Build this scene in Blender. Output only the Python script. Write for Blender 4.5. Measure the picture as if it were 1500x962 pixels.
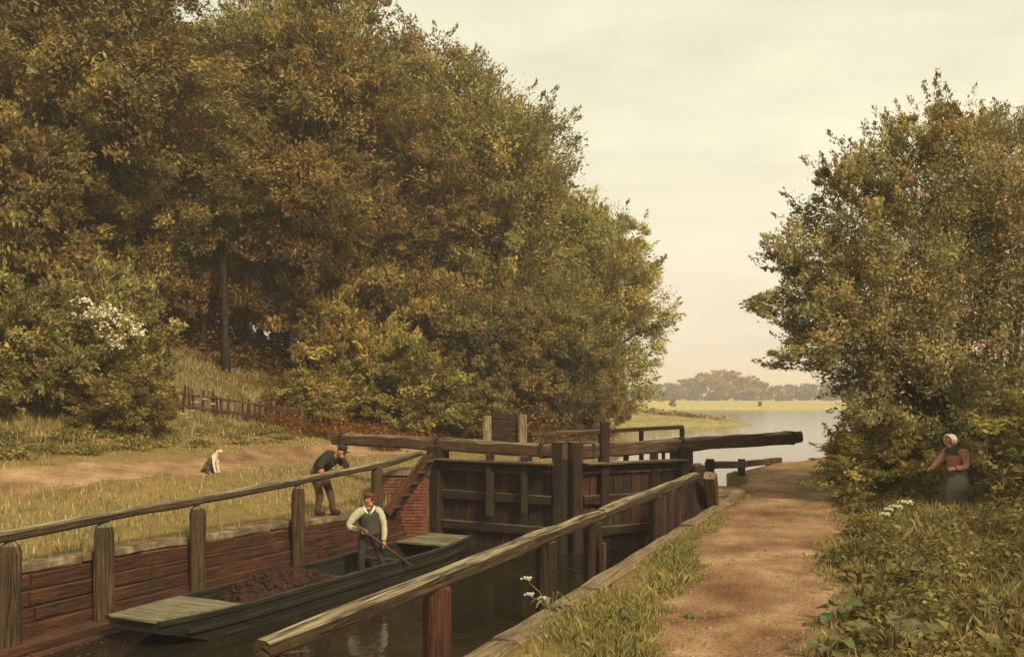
import bpy, math, random
import numpy as np
from mathutils import Vector, Matrix

random.seed(7)
RNG = np.random.default_rng(11)
scene = bpy.context.scene
COL = scene.collection
for o in list(bpy.data.objects):
    bpy.data.objects.remove(o)

# ------------------------------------------------------------------ camera
CAM_Z = 2.35
FPX = 1400.0            # focal length in pixels of the 1500 px wide photograph
HORIZON = 580.0
cam_d = bpy.data.cameras.new('camera')
cam = bpy.data.objects.new('camera', cam_d); COL.objects.link(cam)
cam.location = (0, 0, CAM_Z); cam.rotation_euler = (math.radians(90), 0, 0)
cam_d.sensor_width = 36.0; cam_d.lens = 36.0 * FPX / 1500.0
cam_d.shift_y = (HORIZON - 481.0) / 1500.0
cam_d.clip_start = 0.1; cam_d.clip_end = 6000
scene.camera = cam
scene.render.resolution_x = 1024; scene.render.resolution_y = 656

# ------------------------------------------------------------------ sky, sun, exposure
SUN_EL, SUN_AZ = math.radians(34), math.radians(148)      # azimuth clockwise from +Y (the view)
sun_dir = Vector((math.sin(SUN_AZ) * math.cos(SUN_EL), math.cos(SUN_AZ) * math.cos(SUN_EL), math.sin(SUN_EL)))
world = bpy.data.worlds.new('World'); scene.world = world; world.use_nodes = True
wn, wl = world.node_tree.nodes, world.node_tree.links
wn.clear()
w_out = wn.new('ShaderNodeOutputWorld'); w_bg = wn.new('ShaderNodeBackground')
sky = wn.new('ShaderNodeTexSky'); sky.sky_type = 'NISHITA'; sky.sun_disc = False
sky.sun_elevation = SUN_EL; sky.sun_rotation = SUN_AZ
sky.dust_density = 6.0; sky.air_density = 1.0; sky.ozone_density = 1.0
tc = wn.new('ShaderNodeTexCoord'); sep = wn.new('ShaderNodeSeparateXYZ')
wl.new(tc.outputs['Generated'], sep.inputs[0])
ramp = wn.new('ShaderNodeValToRGB')                        # a thin even veil of evening cloud
cr = ramp.color_ramp; cr.interpolation = 'EASE'
cr.elements[0].position = 0.0; cr.elements[0].color = (0.76, 0.64, 0.54, 1)
cr.elements[1].position = 1.0; cr.elements[1].color = (0.62, 0.60, 0.42, 1)
for p, c in ((0.035, (0.82, 0.705, 0.575)), (0.11, (0.89, 0.80, 0.615)), (0.22, (0.85, 0.79, 0.58)), (0.40, (0.745, 0.725, 0.525))):
    e = cr.elements.new(p); e.color = (*c, 1)
wl.new(sep.outputs['Z'], ramp.inputs[0])
mp = wn.new('ShaderNodeMapping'); mp.inputs['Scale'].default_value = (2.2, 2.2, 7.0)
wl.new(tc.outputs['Generated'], mp.inputs[0])
wnoise = wn.new('ShaderNodeTexNoise'); wnoise.inputs['Scale'].default_value = 2.6; wnoise.inputs['Detail'].default_value = 7
wl.new(mp.outputs[0], wnoise.inputs[0])
mr = wn.new('ShaderNodeMapRange'); mr.inputs[1].default_value = 0.3; mr.inputs[2].default_value = 0.7
mr.inputs[3].default_value = 7.5; mr.inputs[4].default_value = 9.1
wl.new(wnoise.outputs[0], mr.inputs[0])
vm = wn.new('ShaderNodeVectorMath'); vm.operation = 'SCALE'
wl.new(ramp.outputs[0], vm.inputs[0]); wl.new(mr.outputs[0], vm.inputs['Scale'])
mix = wn.new('ShaderNodeMix'); mix.data_type = 'RGBA'; mix.inputs['Factor'].default_value = 0.92
wl.new(sky.outputs[0], mix.inputs['A']); wl.new(vm.outputs[0], mix.inputs['B'])
wl.new(mix.outputs['Result'], w_bg.inputs[0]); w_bg.inputs[1].default_value = 0.1
wl.new(w_bg.outputs[0], w_out.inputs[0])

sd = bpy.data.lights.new('sun', 'SUN'); sd.energy = 3.6; sd.angle = math.radians(9); sd.color = (1.0, 0.85, 0.60)
sun = bpy.data.objects.new('sun', sd); COL.objects.link(sun)
sun.rotation_euler = (-sun_dir).to_track_quat('-Z', 'Y').to_euler(); sun.location = (20, -20, 40)

vs = scene.view_settings
scene.display_settings.display_device = 'sRGB'
vs.view_transform = 'Standard'; vs.look = 'None'; vs.exposure = 0.6; vs.gamma = 1.0; vs.use_curve_mapping = False
scene.render.engine = 'CYCLES'
scene.cycles.max_bounces = 5; scene.cycles.diffuse_bounces = 3; scene.cycles.glossy_bounces = 3
scene.cycles.transmission_bounces = 2; scene.cycles.volume_bounces = 1; scene.cycles.transparent_max_bounces = 4

# ------------------------------------------------------------------ helpers
def px(x, y, Y):
    """World point seen at photo pixel (x, y) when it stands Y metres away."""
    return Vector(((x - 750.0) * Y / FPX, Y, CAM_Z - (y - HORIZON) * Y / FPX))

def lin(r, g, b):
    f = lambda c: ((c / 255.0 + 0.055) / 1.055) ** 2.4 if c > 10 else c / 255.0 / 12.92
    return (f(r), f(g), f(b))

def tag(o, label=None, cat=None, group=None, kind=None):
    if label: o['label'] = label
    if cat: o['category'] = cat
    if group: o['group'] = group
    if kind: o['kind'] = kind
    return o

def empty(name, loc=(0, 0, 0), label=None, cat=None, group=None, rz=0.0):
    o = bpy.data.objects.new(name, None); COL.objects.link(o)
    o.location = loc; o.rotation_euler = (0, 0, rz); o.empty_display_size = 0.2
    return tag(o, label, cat, group)

def link(name, mesh, parent=None):
    o = bpy.data.objects.new(name, mesh); COL.objects.link(o)
    if parent is not None: o.parent = parent
    return o

def norm(v):
    return v / (np.linalg.norm(v, axis=-1, keepdims=True) + 1e-9)

class MB:
    """Collects beams, boxes and tubes; build() links them as one mesh with a length-wise UV."""
    def __init__(self): self.v, self.f, self.uv, self.m, self.sm = [], [], [], [], []
    def face(self, idx, uvs=None, mat=0, smooth=False):
        self.f.append(tuple(idx)); self.uv.append(uvs or [(0, 0)] * len(idx)); self.m.append(mat); self.sm.append(smooth)
    def rings(self, pts, profile_fn, caps=True, mat=0, smooth=False, up=Vector((0, 0, 1))):
        base = len(self.v); n = None; L = 0.0; lens = []; off = random.random() * 20
        for i, p in enumerate(pts):
            p = Vector(p)
            a = Vector(pts[max(i - 1, 0)]); b = Vector(pts[min(i + 1, len(pts) - 1)])
            t = (b - a).normalized()
            side = t.cross(up)
            if side.length < 1e-3: side = t.cross(Vector((0, 1, 0)))
            side.normalize(); u2 = side.cross(t).normalized()
            if i: L += (p - Vector(pts[i - 1])).length
            lens.append(L)
            prof = profile_fn(i)
            n = len(prof)
            for (q, r) in prof: self.v.append(tuple(p + side * q + u2 * r))
        prof = profile_fn(0)
        per = [0.0]
        for k in range(n):
            a, b = prof[k], prof[(k + 1) % n]; per.append(per[-1] + math.hypot(b[0] - a[0], b[1] - a[1]))
        for i in range(len(pts) - 1):
            for k in range(n):
                k2 = (k + 1) % n
                self.face((base + i * n + k, base + i * n + k2, base + (i + 1) * n + k2, base + (i + 1) * n + k),
                          [(off + lens[i], off + per[k]), (off + lens[i], off + per[k + 1]), (off + lens[i + 1], off + per[k + 1]), (off + lens[i + 1], off + per[k])], mat, smooth)
        if caps:
            self.face([base + k for k in range(n)][::-1], [(off + .02 * k, off + .01 * k) for k in range(n)], mat)
            e = base + (len(pts) - 1) * n
            self.face([e + k for k in range(n)], [(off + .02 * k, off + .01 * k) for k in range(n)], mat)
    def beam(self, p0, p1, w, h, seg=1, cham=0.12, jit=0.0, mat=0, taper=1.0, up=Vector((0, 0, 1)), sag=0.0):
        p0, p1 = Vector(p0), Vector(p1); c = cham * min(w, h)
        pts = []
        for i in range(seg + 1):
            t = i / seg; q = p0.lerp(p1, t); q.z -= sag * math.sin(math.pi * t); pts.append(q)
        def prof(i):
            k = 1 + (taper - 1) * i / max(seg, 1); a, b = w / 2 * k, h / 2 * k
            pr = [(-a + c, -b), (a - c, -b), (a, -b + c), (a, b - c), (a - c, b), (-a + c, b), (-a, b - c), (-a, -b + c)]
            if jit: pr = [(x + random.uniform(-jit, jit), y + random.uniform(-jit, jit)) for x, y in pr]
            return pr
        self.rings(pts, prof, mat=mat, up=up)
        return self
    def tube(self, pts, radii, n=7, mat=0, jit=0.0, smooth=True, caps=True):
        def prof(i):
            r = radii[i]
            return [((r * (1 + random.uniform(-jit, jit))) * math.cos(2 * math.pi * k / n), (r * (1 + random.uniform(-jit, jit))) * math.sin(2 * math.pi * k / n)) for k in range(n)]
        self.rings(pts, prof, mat=mat, smooth=smooth, caps=caps)
        return self
    def ellipsoid(self, c, r, rot=None, nu=10, nv=7, mat=0):
        base = len(self.v); c = Vector(c)
        R = rot or Matrix.Identity(3)
        for j in range(nv + 1):
            th = math.pi * j / nv
            for i in range(nu):
                ph = 2 * math.pi * i / nu
                self.v.append(tuple(c + R @ Vector((r[0] * math.sin(th) * math.cos(ph), r[1] * math.sin(th) * math.sin(ph), r[2] * math.cos(th)))))
        for j in range(nv):
            for i in range(nu):
                i2 = (i + 1) % nu
                self.face((base + j * nu + i, base + (j + 1) * nu + i, base + (j + 1) * nu + i2, base + j * nu + i2), None, mat, True)
        return self
    def mesh(self, name, mats):
        me = bpy.data.meshes.new(name); me.from_pydata(self.v, [], self.f)
        for m in (mats if isinstance(mats, (list, tuple)) else [mats]): me.materials.append(m)
        uvl = me.uv_layers.new(name='UVMap')
        flat = [c for u in self.uv for p in u for c in p]
        uvl.data.foreach_set('uv', flat)
        me.polygons.foreach_set('material_index', self.m)
        me.polygons.foreach_set('use_smooth', self.sm)
        me.update(); return me
    def build(self, name, mats, parent=None):
        return link(name, self.mesh(name, mats), parent)

def np_mesh(name, verts, quads, mat, colors=None, smooth=False, dom='FACE', size=4):
    me = bpy.data.meshes.new(name)
    nv, nf = len(verts), len(quads)
    me.vertices.add(nv); me.vertices.foreach_set('co', np.ascontiguousarray(verts, dtype=np.float32).ravel())
    me.loops.add(nf * size); me.loops.foreach_set('vertex_index', np.ascontiguousarray(quads, dtype=np.int32).ravel())
    me.polygons.add(nf)
    me.polygons.foreach_set('loop_start', np.arange(0, nf * size, size, dtype=np.int32))
    me.polygons.foreach_set('use_smooth', np.full(nf, smooth))
    me.materials.append(mat)
    me.update(calc_edges=True)
    if colors is not None:
        at = me.attributes.new('tint', 'FLOAT_COLOR', dom)
        c4 = np.ones((len(colors), 4), dtype=np.float32); c4[:, :3] = colors
        at.data.foreach_set('color', c4.ravel())
    me.validate()
    return me

# ------------------------------------------------------------------ materials
def new_mat(name):
    m = bpy.data.materials.new(name); m.use_nodes = True
    nt = m.node_tree; nt.nodes.clear()
    out = nt.nodes.new('ShaderNodeOutputMaterial')
    return m, nt, nt.nodes, nt.links, out

def N(nt, typ, **inp):
    n = nt.nodes.new(typ)
    for k, v in inp.items(): n.inputs[k].default_value = v
    return n

def mixc(nt, a, b, fac, mode='MIX'):
    n = nt.nodes.new('ShaderNodeMix'); n.data_type = 'RGBA'; n.blend_type = mode
    for sock, v in (('A', a), ('B', b), ('Factor', fac)):
        if hasattr(v, 'is_output'): nt.links.new(v, n.inputs[sock])
        elif sock == 'Factor': n.inputs[sock].default_value = v
        else: n.inputs[sock].default_value = (*v, 1)
    return n.outputs['Result']

def ramp2(nt, fac, stops):
    r = nt.nodes.new('ShaderNodeValToRGB'); nt.links.new(fac, r.inputs[0])
    el = r.color_ramp.elements
    el[0].position, el[0].color = stops[0][0], (*stops[0][1], 1)
    el[1].position, el[1].color = stops[-1][0], (*stops[-1][1], 1)
    for p, c in stops[1:-1]:
        e = el.new(p); e.color = (*c, 1)
    return r.outputs[0]

def wood(name, dark, mid, pale, lichen_highlight=None, top_pale=0.55, rough=0.85, moss=0.25):
    """Weathered timber: grain along the UV's length, bleached, lichened and painted with a sky highlight on what faces up."""
    m, nt, n, l, out = new_mat(name)
    uv = n.new('ShaderNodeUVMap'); uv.uv_map = 'UVMap'
    mp = N(nt, 'ShaderNodeMapping', Scale=(1.6, 34, 1)); l.new(uv.outputs[0], mp.inputs[0])
    g = N(nt, 'ShaderNodeTexNoise', Scale=1.0, Detail=8, Roughness=0.65, Distortion=0.6); l.new(mp.outputs[0], g.inputs[0])
    geo = n.new('ShaderNodeNewGeometry')
    big = N(nt, 'ShaderNodeTexNoise', Scale=2.3, Detail=5, Roughness=0.6); l.new(geo.outputs['Position'], big.inputs[0])
    mp2 = N(nt, 'ShaderNodeMapping', Scale=(0.9, 14, 1)); l.new(uv.outputs[0], mp2.inputs[0])
    fine = N(nt, 'ShaderNodeTexNoise', Scale=1.3, Detail=7, Roughness=0.7); l.new(mp2.outputs[0], fine.inputs[0])
    base = ramp2(nt, g.outputs[0], [(0.30, dark), (0.52, mid), (0.72, pale)])
    bl = N(nt, 'ShaderNodeMapRange'); bl.inputs[1].default_value = 0.35; bl.inputs[2].default_value = 0.7; l.new(big.outputs[0], bl.inputs[0])
    base = mixc(nt, base, tuple(c * 0.5 for c in dark), mixv(nt, bl.outputs[0], 0.6))
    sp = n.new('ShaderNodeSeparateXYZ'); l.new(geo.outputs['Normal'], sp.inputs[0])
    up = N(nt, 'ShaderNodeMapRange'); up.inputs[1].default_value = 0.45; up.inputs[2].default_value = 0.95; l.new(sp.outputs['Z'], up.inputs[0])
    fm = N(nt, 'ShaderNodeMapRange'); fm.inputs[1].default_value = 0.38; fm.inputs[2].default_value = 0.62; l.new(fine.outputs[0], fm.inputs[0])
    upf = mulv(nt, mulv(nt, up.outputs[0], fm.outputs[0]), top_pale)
    base = mixc(nt, base, lichen_highlight or (0.36, 0.31, 0.19), upf)  # up-facing tops: weather bleaching plus a sky highlight painted into the colour
    ms = N(nt, 'ShaderNodeMapRange'); ms.inputs[1].default_value = 0.55; ms.inputs[2].default_value = 0.72; l.new(big.outputs[0], ms.inputs[0])
    base = mixc(nt, base, (0.055, 0.065, 0.018), mulv(nt, ms.outputs[0], moss))
    mp3 = N(nt, 'ShaderNodeMapping', Scale=(0.55, 17, 1)); l.new(uv.outputs[0], mp3.inputs[0])
    ck = N(nt, 'ShaderNodeTexNoise', Scale=1.0, Detail=3, Roughness=0.5, Distortion=0.25); l.new(mp3.outputs[0], ck.inputs[0])
    crack = ramp2(nt, ck.outputs[0], [(0.455, (1, 1, 1)), (0.475, (.16, .15, .14)), (0.495, (1, 1, 1))])
    base = mixc(nt, base, crack, 0.8, 'MULTIPLY')
    b = N(nt, 'ShaderNodeBsdfPrincipled', Roughness=rough); b.inputs['Specular IOR Level'].default_value = 0.25
    l.new(base, b.inputs['Base Color'])
    bp = N(nt, 'ShaderNodeBump', Strength=0.8, Distance=0.02); l.new(g.outputs[0], bp.inputs['Height'])
    bp1 = N(nt, 'ShaderNodeBump', Strength=0.8, Distance=0.03); l.new(crack, bp1.inputs['Height']); l.new(bp.outputs[0], bp1.inputs['Normal']); l.new(bp1.outputs[0], b.inputs['Normal'])
    l.new(b.outputs[0], out.inputs[0])
    return m

def mulv(nt, a, b):
    n = nt.nodes.new('ShaderNodeMath'); n.operation = 'MULTIPLY'
    for i, v in enumerate((a, b)):
        if hasattr(v, 'is_output'): nt.links.new(v, n.inputs[i])
        else: n.inputs[i].default_value = v
    return n.outputs[0]
mixv = mulv

def rough_mat(name, a, b, scale=6.0, rough=0.9, bump=0.4, detail=6, c=None, dist=0.02, spec=0.2):
    m, nt, n, l, out = new_mat(name)
    geo = n.new('ShaderNodeNewGeometry')
    t = N(nt, 'ShaderNodeTexNoise', Scale=scale, Detail=detail, Roughness=0.65); l.new(geo.outputs['Position'], t.inputs[0])
    stops = [(0.32, a), (0.68, b)] if c is None else [(0.3, a), (0.5, b), (0.7, c)]
    colr = ramp2(nt, t.outputs[0], stops)
    bs = N(nt, 'ShaderNodeBsdfPrincipled', Roughness=rough); bs.inputs['Specular IOR Level'].default_value = spec
    l.new(colr, bs.inputs['Base Color'])
    if bump:
        bp = N(nt, 'ShaderNodeBump', Strength=bump, Distance=dist); l.new(t.outputs[0], bp.inputs['Height']); l.new(bp.outputs[0], bs.inputs['Normal'])
    l.new(bs.outputs[0], out.inputs[0])
    return m

def leaf_mat(name, trans=0.44, rough=0.55, use_obj=True, base=(1, 1, 1)):
    m, nt, n, l, out = new_mat(name)
    at = n.new('ShaderNodeAttribute'); at.attribute_name = 'tint'
    colr = at.outputs['Color']
    if use_obj:
        oi = n.new('ShaderNodeObjectInfo'); colr = mixc(nt, colr, oi.outputs['Color'], 1.0, 'MULTIPLY')
    else: colr = mixc(nt, colr, base, 1.0, 'MULTIPLY')
    b = N(nt, 'ShaderNodeBsdfPrincipled', Roughness=rough); b.inputs['Specular IOR Level'].default_value = 0.25
    l.new(colr, b.inputs['Base Color'])
    t = n.new('ShaderNodeBsdfTranslucent'); l.new(mixc(nt, colr, (1.0, 0.95, 0.5), 1.0, 'MULTIPLY'), t.inputs[0])
    ms = n.new('ShaderNodeMixShader'); ms.inputs[0].default_value = trans
    l.new(b.outputs[0], ms.inputs[1]); l.new(t.outputs[0], ms.inputs[2]); l.new(ms.outputs[0], out.inputs[0])
    return m

def water_mat(name, colr, rough, scale, strength, stretch=(1, 1, 1)):
    m, nt, n, l, out = new_mat(name)
    geo = n.new('ShaderNodeNewGeometry')
    mp = N(nt, 'ShaderNodeMapping', Scale=stretch); l.new(geo.outputs['Position'], mp.inputs[0])
    t = N(nt, 'ShaderNodeTexNoise', Scale=scale, Detail=4, Roughness=0.55, Distortion=0.4); l.new(mp.outputs[0], t.inputs[0])
    b = N(nt, 'ShaderNodeBsdfPrincipled', Roughness=rough); b.inputs['IOR'].default_value = 1.33
    b.inputs['Base Color'].default_value = (*colr, 1)
    bp = N(nt, 'ShaderNodeBump', Strength=strength, Distance=0.05); l.new(t.outputs[0], bp.inputs['Height']); l.new(bp.outputs[0], b.inputs['Normal'])
    l.new(b.outputs[0], out.inputs[0])
    return m

def plain(name, c, rough=0.8, var=0.25, scale=30):
    return rough_mat(name, tuple(x * (1 - var) for x in c), tuple(x * (1 + var) for x in c), scale, rough, 0.2, 4, dist=0.004)

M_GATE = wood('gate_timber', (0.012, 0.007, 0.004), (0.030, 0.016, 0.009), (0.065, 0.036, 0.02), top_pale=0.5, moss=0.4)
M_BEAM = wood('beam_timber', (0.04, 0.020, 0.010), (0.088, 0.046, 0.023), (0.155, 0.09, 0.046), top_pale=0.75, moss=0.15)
M_RAIL = wood('rail_timber', (0.028, 0.016, 0.008), (0.066, 0.038, 0.018), (0.13, 0.082, 0.04), top_pale=0.9, lichen_highlight=(0.46, 0.39, 0.23), moss=0.35)
M_REDW = wood('red_timber', (0.022, 0.009, 0.005), (0.072, 0.026, 0.012), (0.15, 0.06, 0.027), top_pale=0.35, lichen_highlight=(0.30, 0.16, 0.08), moss=0.15)
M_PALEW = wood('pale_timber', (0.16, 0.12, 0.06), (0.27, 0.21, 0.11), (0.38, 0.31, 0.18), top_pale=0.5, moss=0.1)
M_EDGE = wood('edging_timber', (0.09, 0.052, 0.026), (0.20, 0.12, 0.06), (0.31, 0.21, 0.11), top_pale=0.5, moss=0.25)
M_HULL = wood('hull_timber', (0.009, 0.007, 0.004), (0.020, 0.017, 0.010), (0.045, 0.036, 0.021), top_pale=0.5, lichen_highlight=(0.12, 0.095, 0.06), moss=0.1)
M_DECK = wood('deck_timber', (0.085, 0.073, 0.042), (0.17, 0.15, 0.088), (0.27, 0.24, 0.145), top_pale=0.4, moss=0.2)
M_BRICK = rough_mat('old_brick', (0.055, 0.019, 0.011), (0.13, 0.046, 0.023), 9, 0.9, 0.4, c=(0.21, 0.085, 0.042))
M_MORTAR = rough_mat('mortar', (0.06, 0.04, 0.025), (0.12, 0.085, 0.055), 12)
M_STONE = rough_mat('coping_stone', (0.05, 0.036, 0.02), (0.13, 0.092, 0.05), 3, c=(0.33, 0.25, 0.15), bump=0.6)
M_IRON = plain('iron', (0.03, 0.022, 0.018), 0.6)
M_BARK = rough_mat('bark', (0.010, 0.007, 0.005), (0.026, 0.018, 0.011), 7, c=(0.055, 0.038, 0.023), bump=0.9, dist=0.05)
M_LEAF = leaf_mat('leaf')
M_BLOOM = leaf_mat('blossom_petal', trans=0.3)
M_GRASS = leaf_mat('grass_blade', trans=0.25, use_obj=False)
M_WATER = water_mat('river_water', (0.035, 0.035, 0.026), 0.10, 0.9, 0.14, (0.5, 1.0, 1))
M_LOCKWATER = water_mat('lock_water', (0.018, 0.014, 0.008), 0.07, 2.2, 0.22)

# ------------------------------------------------------------------ the lie of the land
_ly = [-60, 12, 15, 18, 20, 22, 24, 35, 50, 63, 80, 87, 112, 121, 150, 189, 230]
_lx = [0.44 * y - 12.5 for y in (-60, 12, 15, 18, 20, 22, 24)] + [3, 6.5, 8, 10, 23, 21, 13, 14, 16, 18]
_ry = [-60, 22, 28, 33, 37, 45, 63, 150, 189, 230]
_rx = [0.4 * -60 - 3.8, 5.0, 6.3, 7.4, 10.3, 15, 25, 60, 75, 90]
XL = lambda Y: np.interp(Y, _ly, _lx)
XR = lambda Y: np.interp(Y, _ry, _rx)
LW, RW = -1.10, -0.35            # lock water level, river level

def snoise(X, Y, k=0):
    return (np.sin(X * 0.9 + 1.3 * k + 0.7 * np.sin(Y * 0.53 + k)) * np.cos(Y * 0.77 + 2.1 * k + 0.6 * np.sin(X * 0.61)) +
            0.5 * np.sin(X * 2.3 + Y * 1.1 + k) * np.cos(Y * 2.7 - X * 0.9 + 3 * k))

def gz(X, Y):
    X, Y = np.asarray(X, float), np.asarray(Y, float)
    sl = (XL(Y) - X) / 1.09; sr = (X - XR(Y)) / 1.08
    zl = np.interp(sl, [0, 1.2, 3.9, 5.3, 9.5, 16.4, 30, 60, 200], [0, 0.06, 0.42, 0.6, 1.45, 4.2, 8.6, 13, 15])
    zl = zl * np.interp(Y, [60, 110], [1, 0.25])
    zl = zl + np.interp(sl, [0, 4], [1, 0]) * np.interp(Y, [14, 18, 20, 22, 25], [0, -0.1, -0.2, -0.18, 0])
    zr = np.interp(sr, [0, 5, 7, 12, 40], [0, 0.02, 0.35, 1.0, 1.6])
    soft = np.interp(Y, [24, 36], [0, 1])
    zl = zl + soft * np.interp(sl, [0, 1.8], [-0.45, 0.0])
    zr = zr + soft * np.interp(sr, [0, 1.8], [-0.45, 0.0])
    z = np.where(sl >= 0, zl, np.where(sr >= 0, zr, -2.4))
    z = z + np.where((sl >= 0) | (sr >= 0), 0.035 * snoise(X, Y) * np.clip(np.maximum(sl, sr) / 1.0, 0, 1), 0)
    far = np.interp(Y, [186, 196], [0, 1])
    zm = 0.15 + 0.0016 * (Y - 196) + 0.12 * snoise(X / 25, Y / 25, 2)
    return z * (1 - far) + zm * far

LPATH = (4.3, 6.4)              # the left towpath, metres back from the lock edge
def rpath(Y):                   # the right towpath, metres from the lock edge
    lo = np.interp(Y, [0, 8.6, 12, 15, 20, 26, 33], [1.5, 1.4, 0.95, 0.55, 0.25, 0.2, 0.3])
    hi = np.interp(Y, [0, 8.6, 12, 15, 20, 26, 33], [3.05, 2.92, 2.75, 2.62, 2.5, 2.45, 2.2])
    return lo + 0.17 * snoise(0.0, Y * 1.7, 1) + .07 * np.sin(Y * 7.3), hi + 0.22 * snoise(3.0, Y * 1.3, 2) + .09 * np.sin(Y * 6.1 + 1)

def build_ground():
    ys = np.concatenate([np.arange(-30, 6, 3), np.arange(6, 40, 0.4), np.arange(40, 80, 1.2), np.arange(80, 200, 3), np.array([205, 225, 260, 320, 400, 500, 650, 900, 1300, 1900, 2600, 3500])])
    sL = np.concatenate([np.arange(0, 20, 0.4), np.arange(20, 60, 2.0), np.array([70, 100, 160, 300, 600, 1200, 2500])])[::-1]
    sR = np.concatenate([np.arange(0, 12, 0.35), np.arange(12, 40, 2.0), np.array([60, 100, 200, 400, 900, 2500])])
    rows, cols = [], []
    for Y in ys:
        xl, xr = float(XL(Y)), float(XR(Y))
        X = np.concatenate([xl - sL * 1.09, np.linspace(xl + 0.02, xr - 0.02, 6), xr + sR * 1.08])
        Z = gz(X, np.full_like(X, Y))
        rows.append(np.stack([X, np.full_like(X, Y), Z], 1))
    nr, nc = len(rows), len(rows[0])
    V = np.concatenate(rows)
    i, j = np.meshgrid(np.arange(nr - 1), np.arange(nc - 1), indexing='ij')
    a = (i * nc + j).ravel()
    Q = np.stack([a, a + 1, a + nc + 1, a + nc], 1)
    X, Y = V[:, 0], V[:, 1]
    sl = (XL(Y) - X) / 1.09; sr = (X - XR(Y)) / 1.08
    grass = np.array([0.20, 0.145, 0.055]); dirt = np.array([0.22, 0.135, 0.064]); litter = np.array([0.105, 0.052, 0.017]); slope = np.array([0.115, 0.085, 0.025])
    meadow = np.array([0.40, 0.335, 0.14]); mud = np.array([0.05, 0.035, 0.02])
    c = np.tile(grass, (len(V), 1))
    def blend(c, colr, f): f = np.clip(f, 0, 1)[:, None]; return c * (1 - f) + colr * f
    c = blend(c, slope, (sl - 8) / 3)
    c = blend(c, litter, (sl - 15) / 3)
    c = blend(c, litter, np.interp(Y, [36, 44], [0, 1]) * (sl > 4))
    c = blend(c, dirt, 0.9 - np.abs(sl - np.mean(LPATH)) / 2.2 + 0.15 * snoise(X, Y, 5))
    lo, hi = rpath(Y)
    c = blend(c, dirt, np.minimum(sr - lo + 0.3, hi + 0.4 - sr) / 0.5)
    c = blend(c, litter * 0.7, (sr - 5) / 2)
    c = blend(c, meadow * 0.62, np.interp(Y, [70, 84], [0, 1]) * (sl >= 0))
    c = blend(c, meadow, np.interp(Y, [180, 190], [0, 1]))
    c = blend(c, mud, ((sl < 0) & (sr < 0) & (Y < 188)).astype(float))
    m, nt, n, l, out = new_mat('earth_and_turf')
    at = n.new('ShaderNodeAttribute'); at.attribute_name = 'tint'
    geo = n.new('ShaderNodeNewGeometry')
    t = N(nt, 'ShaderNodeTexNoise', Scale=1.1, Detail=9, Roughness=0.7); l.new(geo.outputs['Position'], t.inputs[0])
    f = N(nt, 'ShaderNodeTexNoise', Scale=11, Detail=6, Roughness=0.7); l.new(geo.outputs['Position'], f.inputs[0])
    v1 = ramp2(nt, t.outputs[0], [(0.3, (0.6, 0.66, 0.55)), (0.5, (1, 1, 1)), (0.72, (1.4, 1.2, 1.0))])
    v2 = ramp2(nt, f.outputs[0], [(0.3, (0.65, 0.66, 0.62)), (0.7, (1.3, 1.28, 1.2))])
    cc = mixc(nt, mixc(nt, at.outputs['Color'], v1, 1.0, 'MULTIPLY'), v2, 1.0, 'MULTIPLY')
    b = N(nt, 'ShaderNodeBsdfPrincipled', Roughness=0.95); b.inputs['Specular IOR Level'].default_value = 0.1
    l.new(cc, b.inputs['Base Color'])
    bp = N(nt, 'ShaderNodeBump', Strength=0.6, Distance=0.06); l.new(f.outputs[0], bp.inputs['Height']); l.new(bp.outputs[0], b.inputs['Normal'])
    l.new(b.outputs[0], out.inputs[0])
    me = np_mesh('ground', V, Q, m, c, smooth=True, dom='POINT')
    o = link('ground', me); tag(o, 'grassy canal banks rising to a wooded hillside', kind='structure')

build_ground()

def sheet(name, ys, lo, hi, ncol, lift, mat, label):
    V, Q = [], []
    for Y in ys:
        a, b = lo(Y), hi(Y)
        for k in range(ncol + 1):
            X = a + (b - a) * k / ncol
            edge = 0.006 if k in (0, ncol) else lift
            V.append((X, Y, float(gz(X, Y)) + (edge if k not in (0, ncol) else -0.02)))
    for i in range(len(ys) - 1):
        for k in range(ncol):
            a = i * (ncol + 1) + k; Q.append((a, a + 1, a + ncol + 2, a + ncol + 1))
    o = link(name, np_mesh(name, np.array(V), np.array(Q), mat, smooth=True))
    return tag(o, label, kind='structure')

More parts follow.
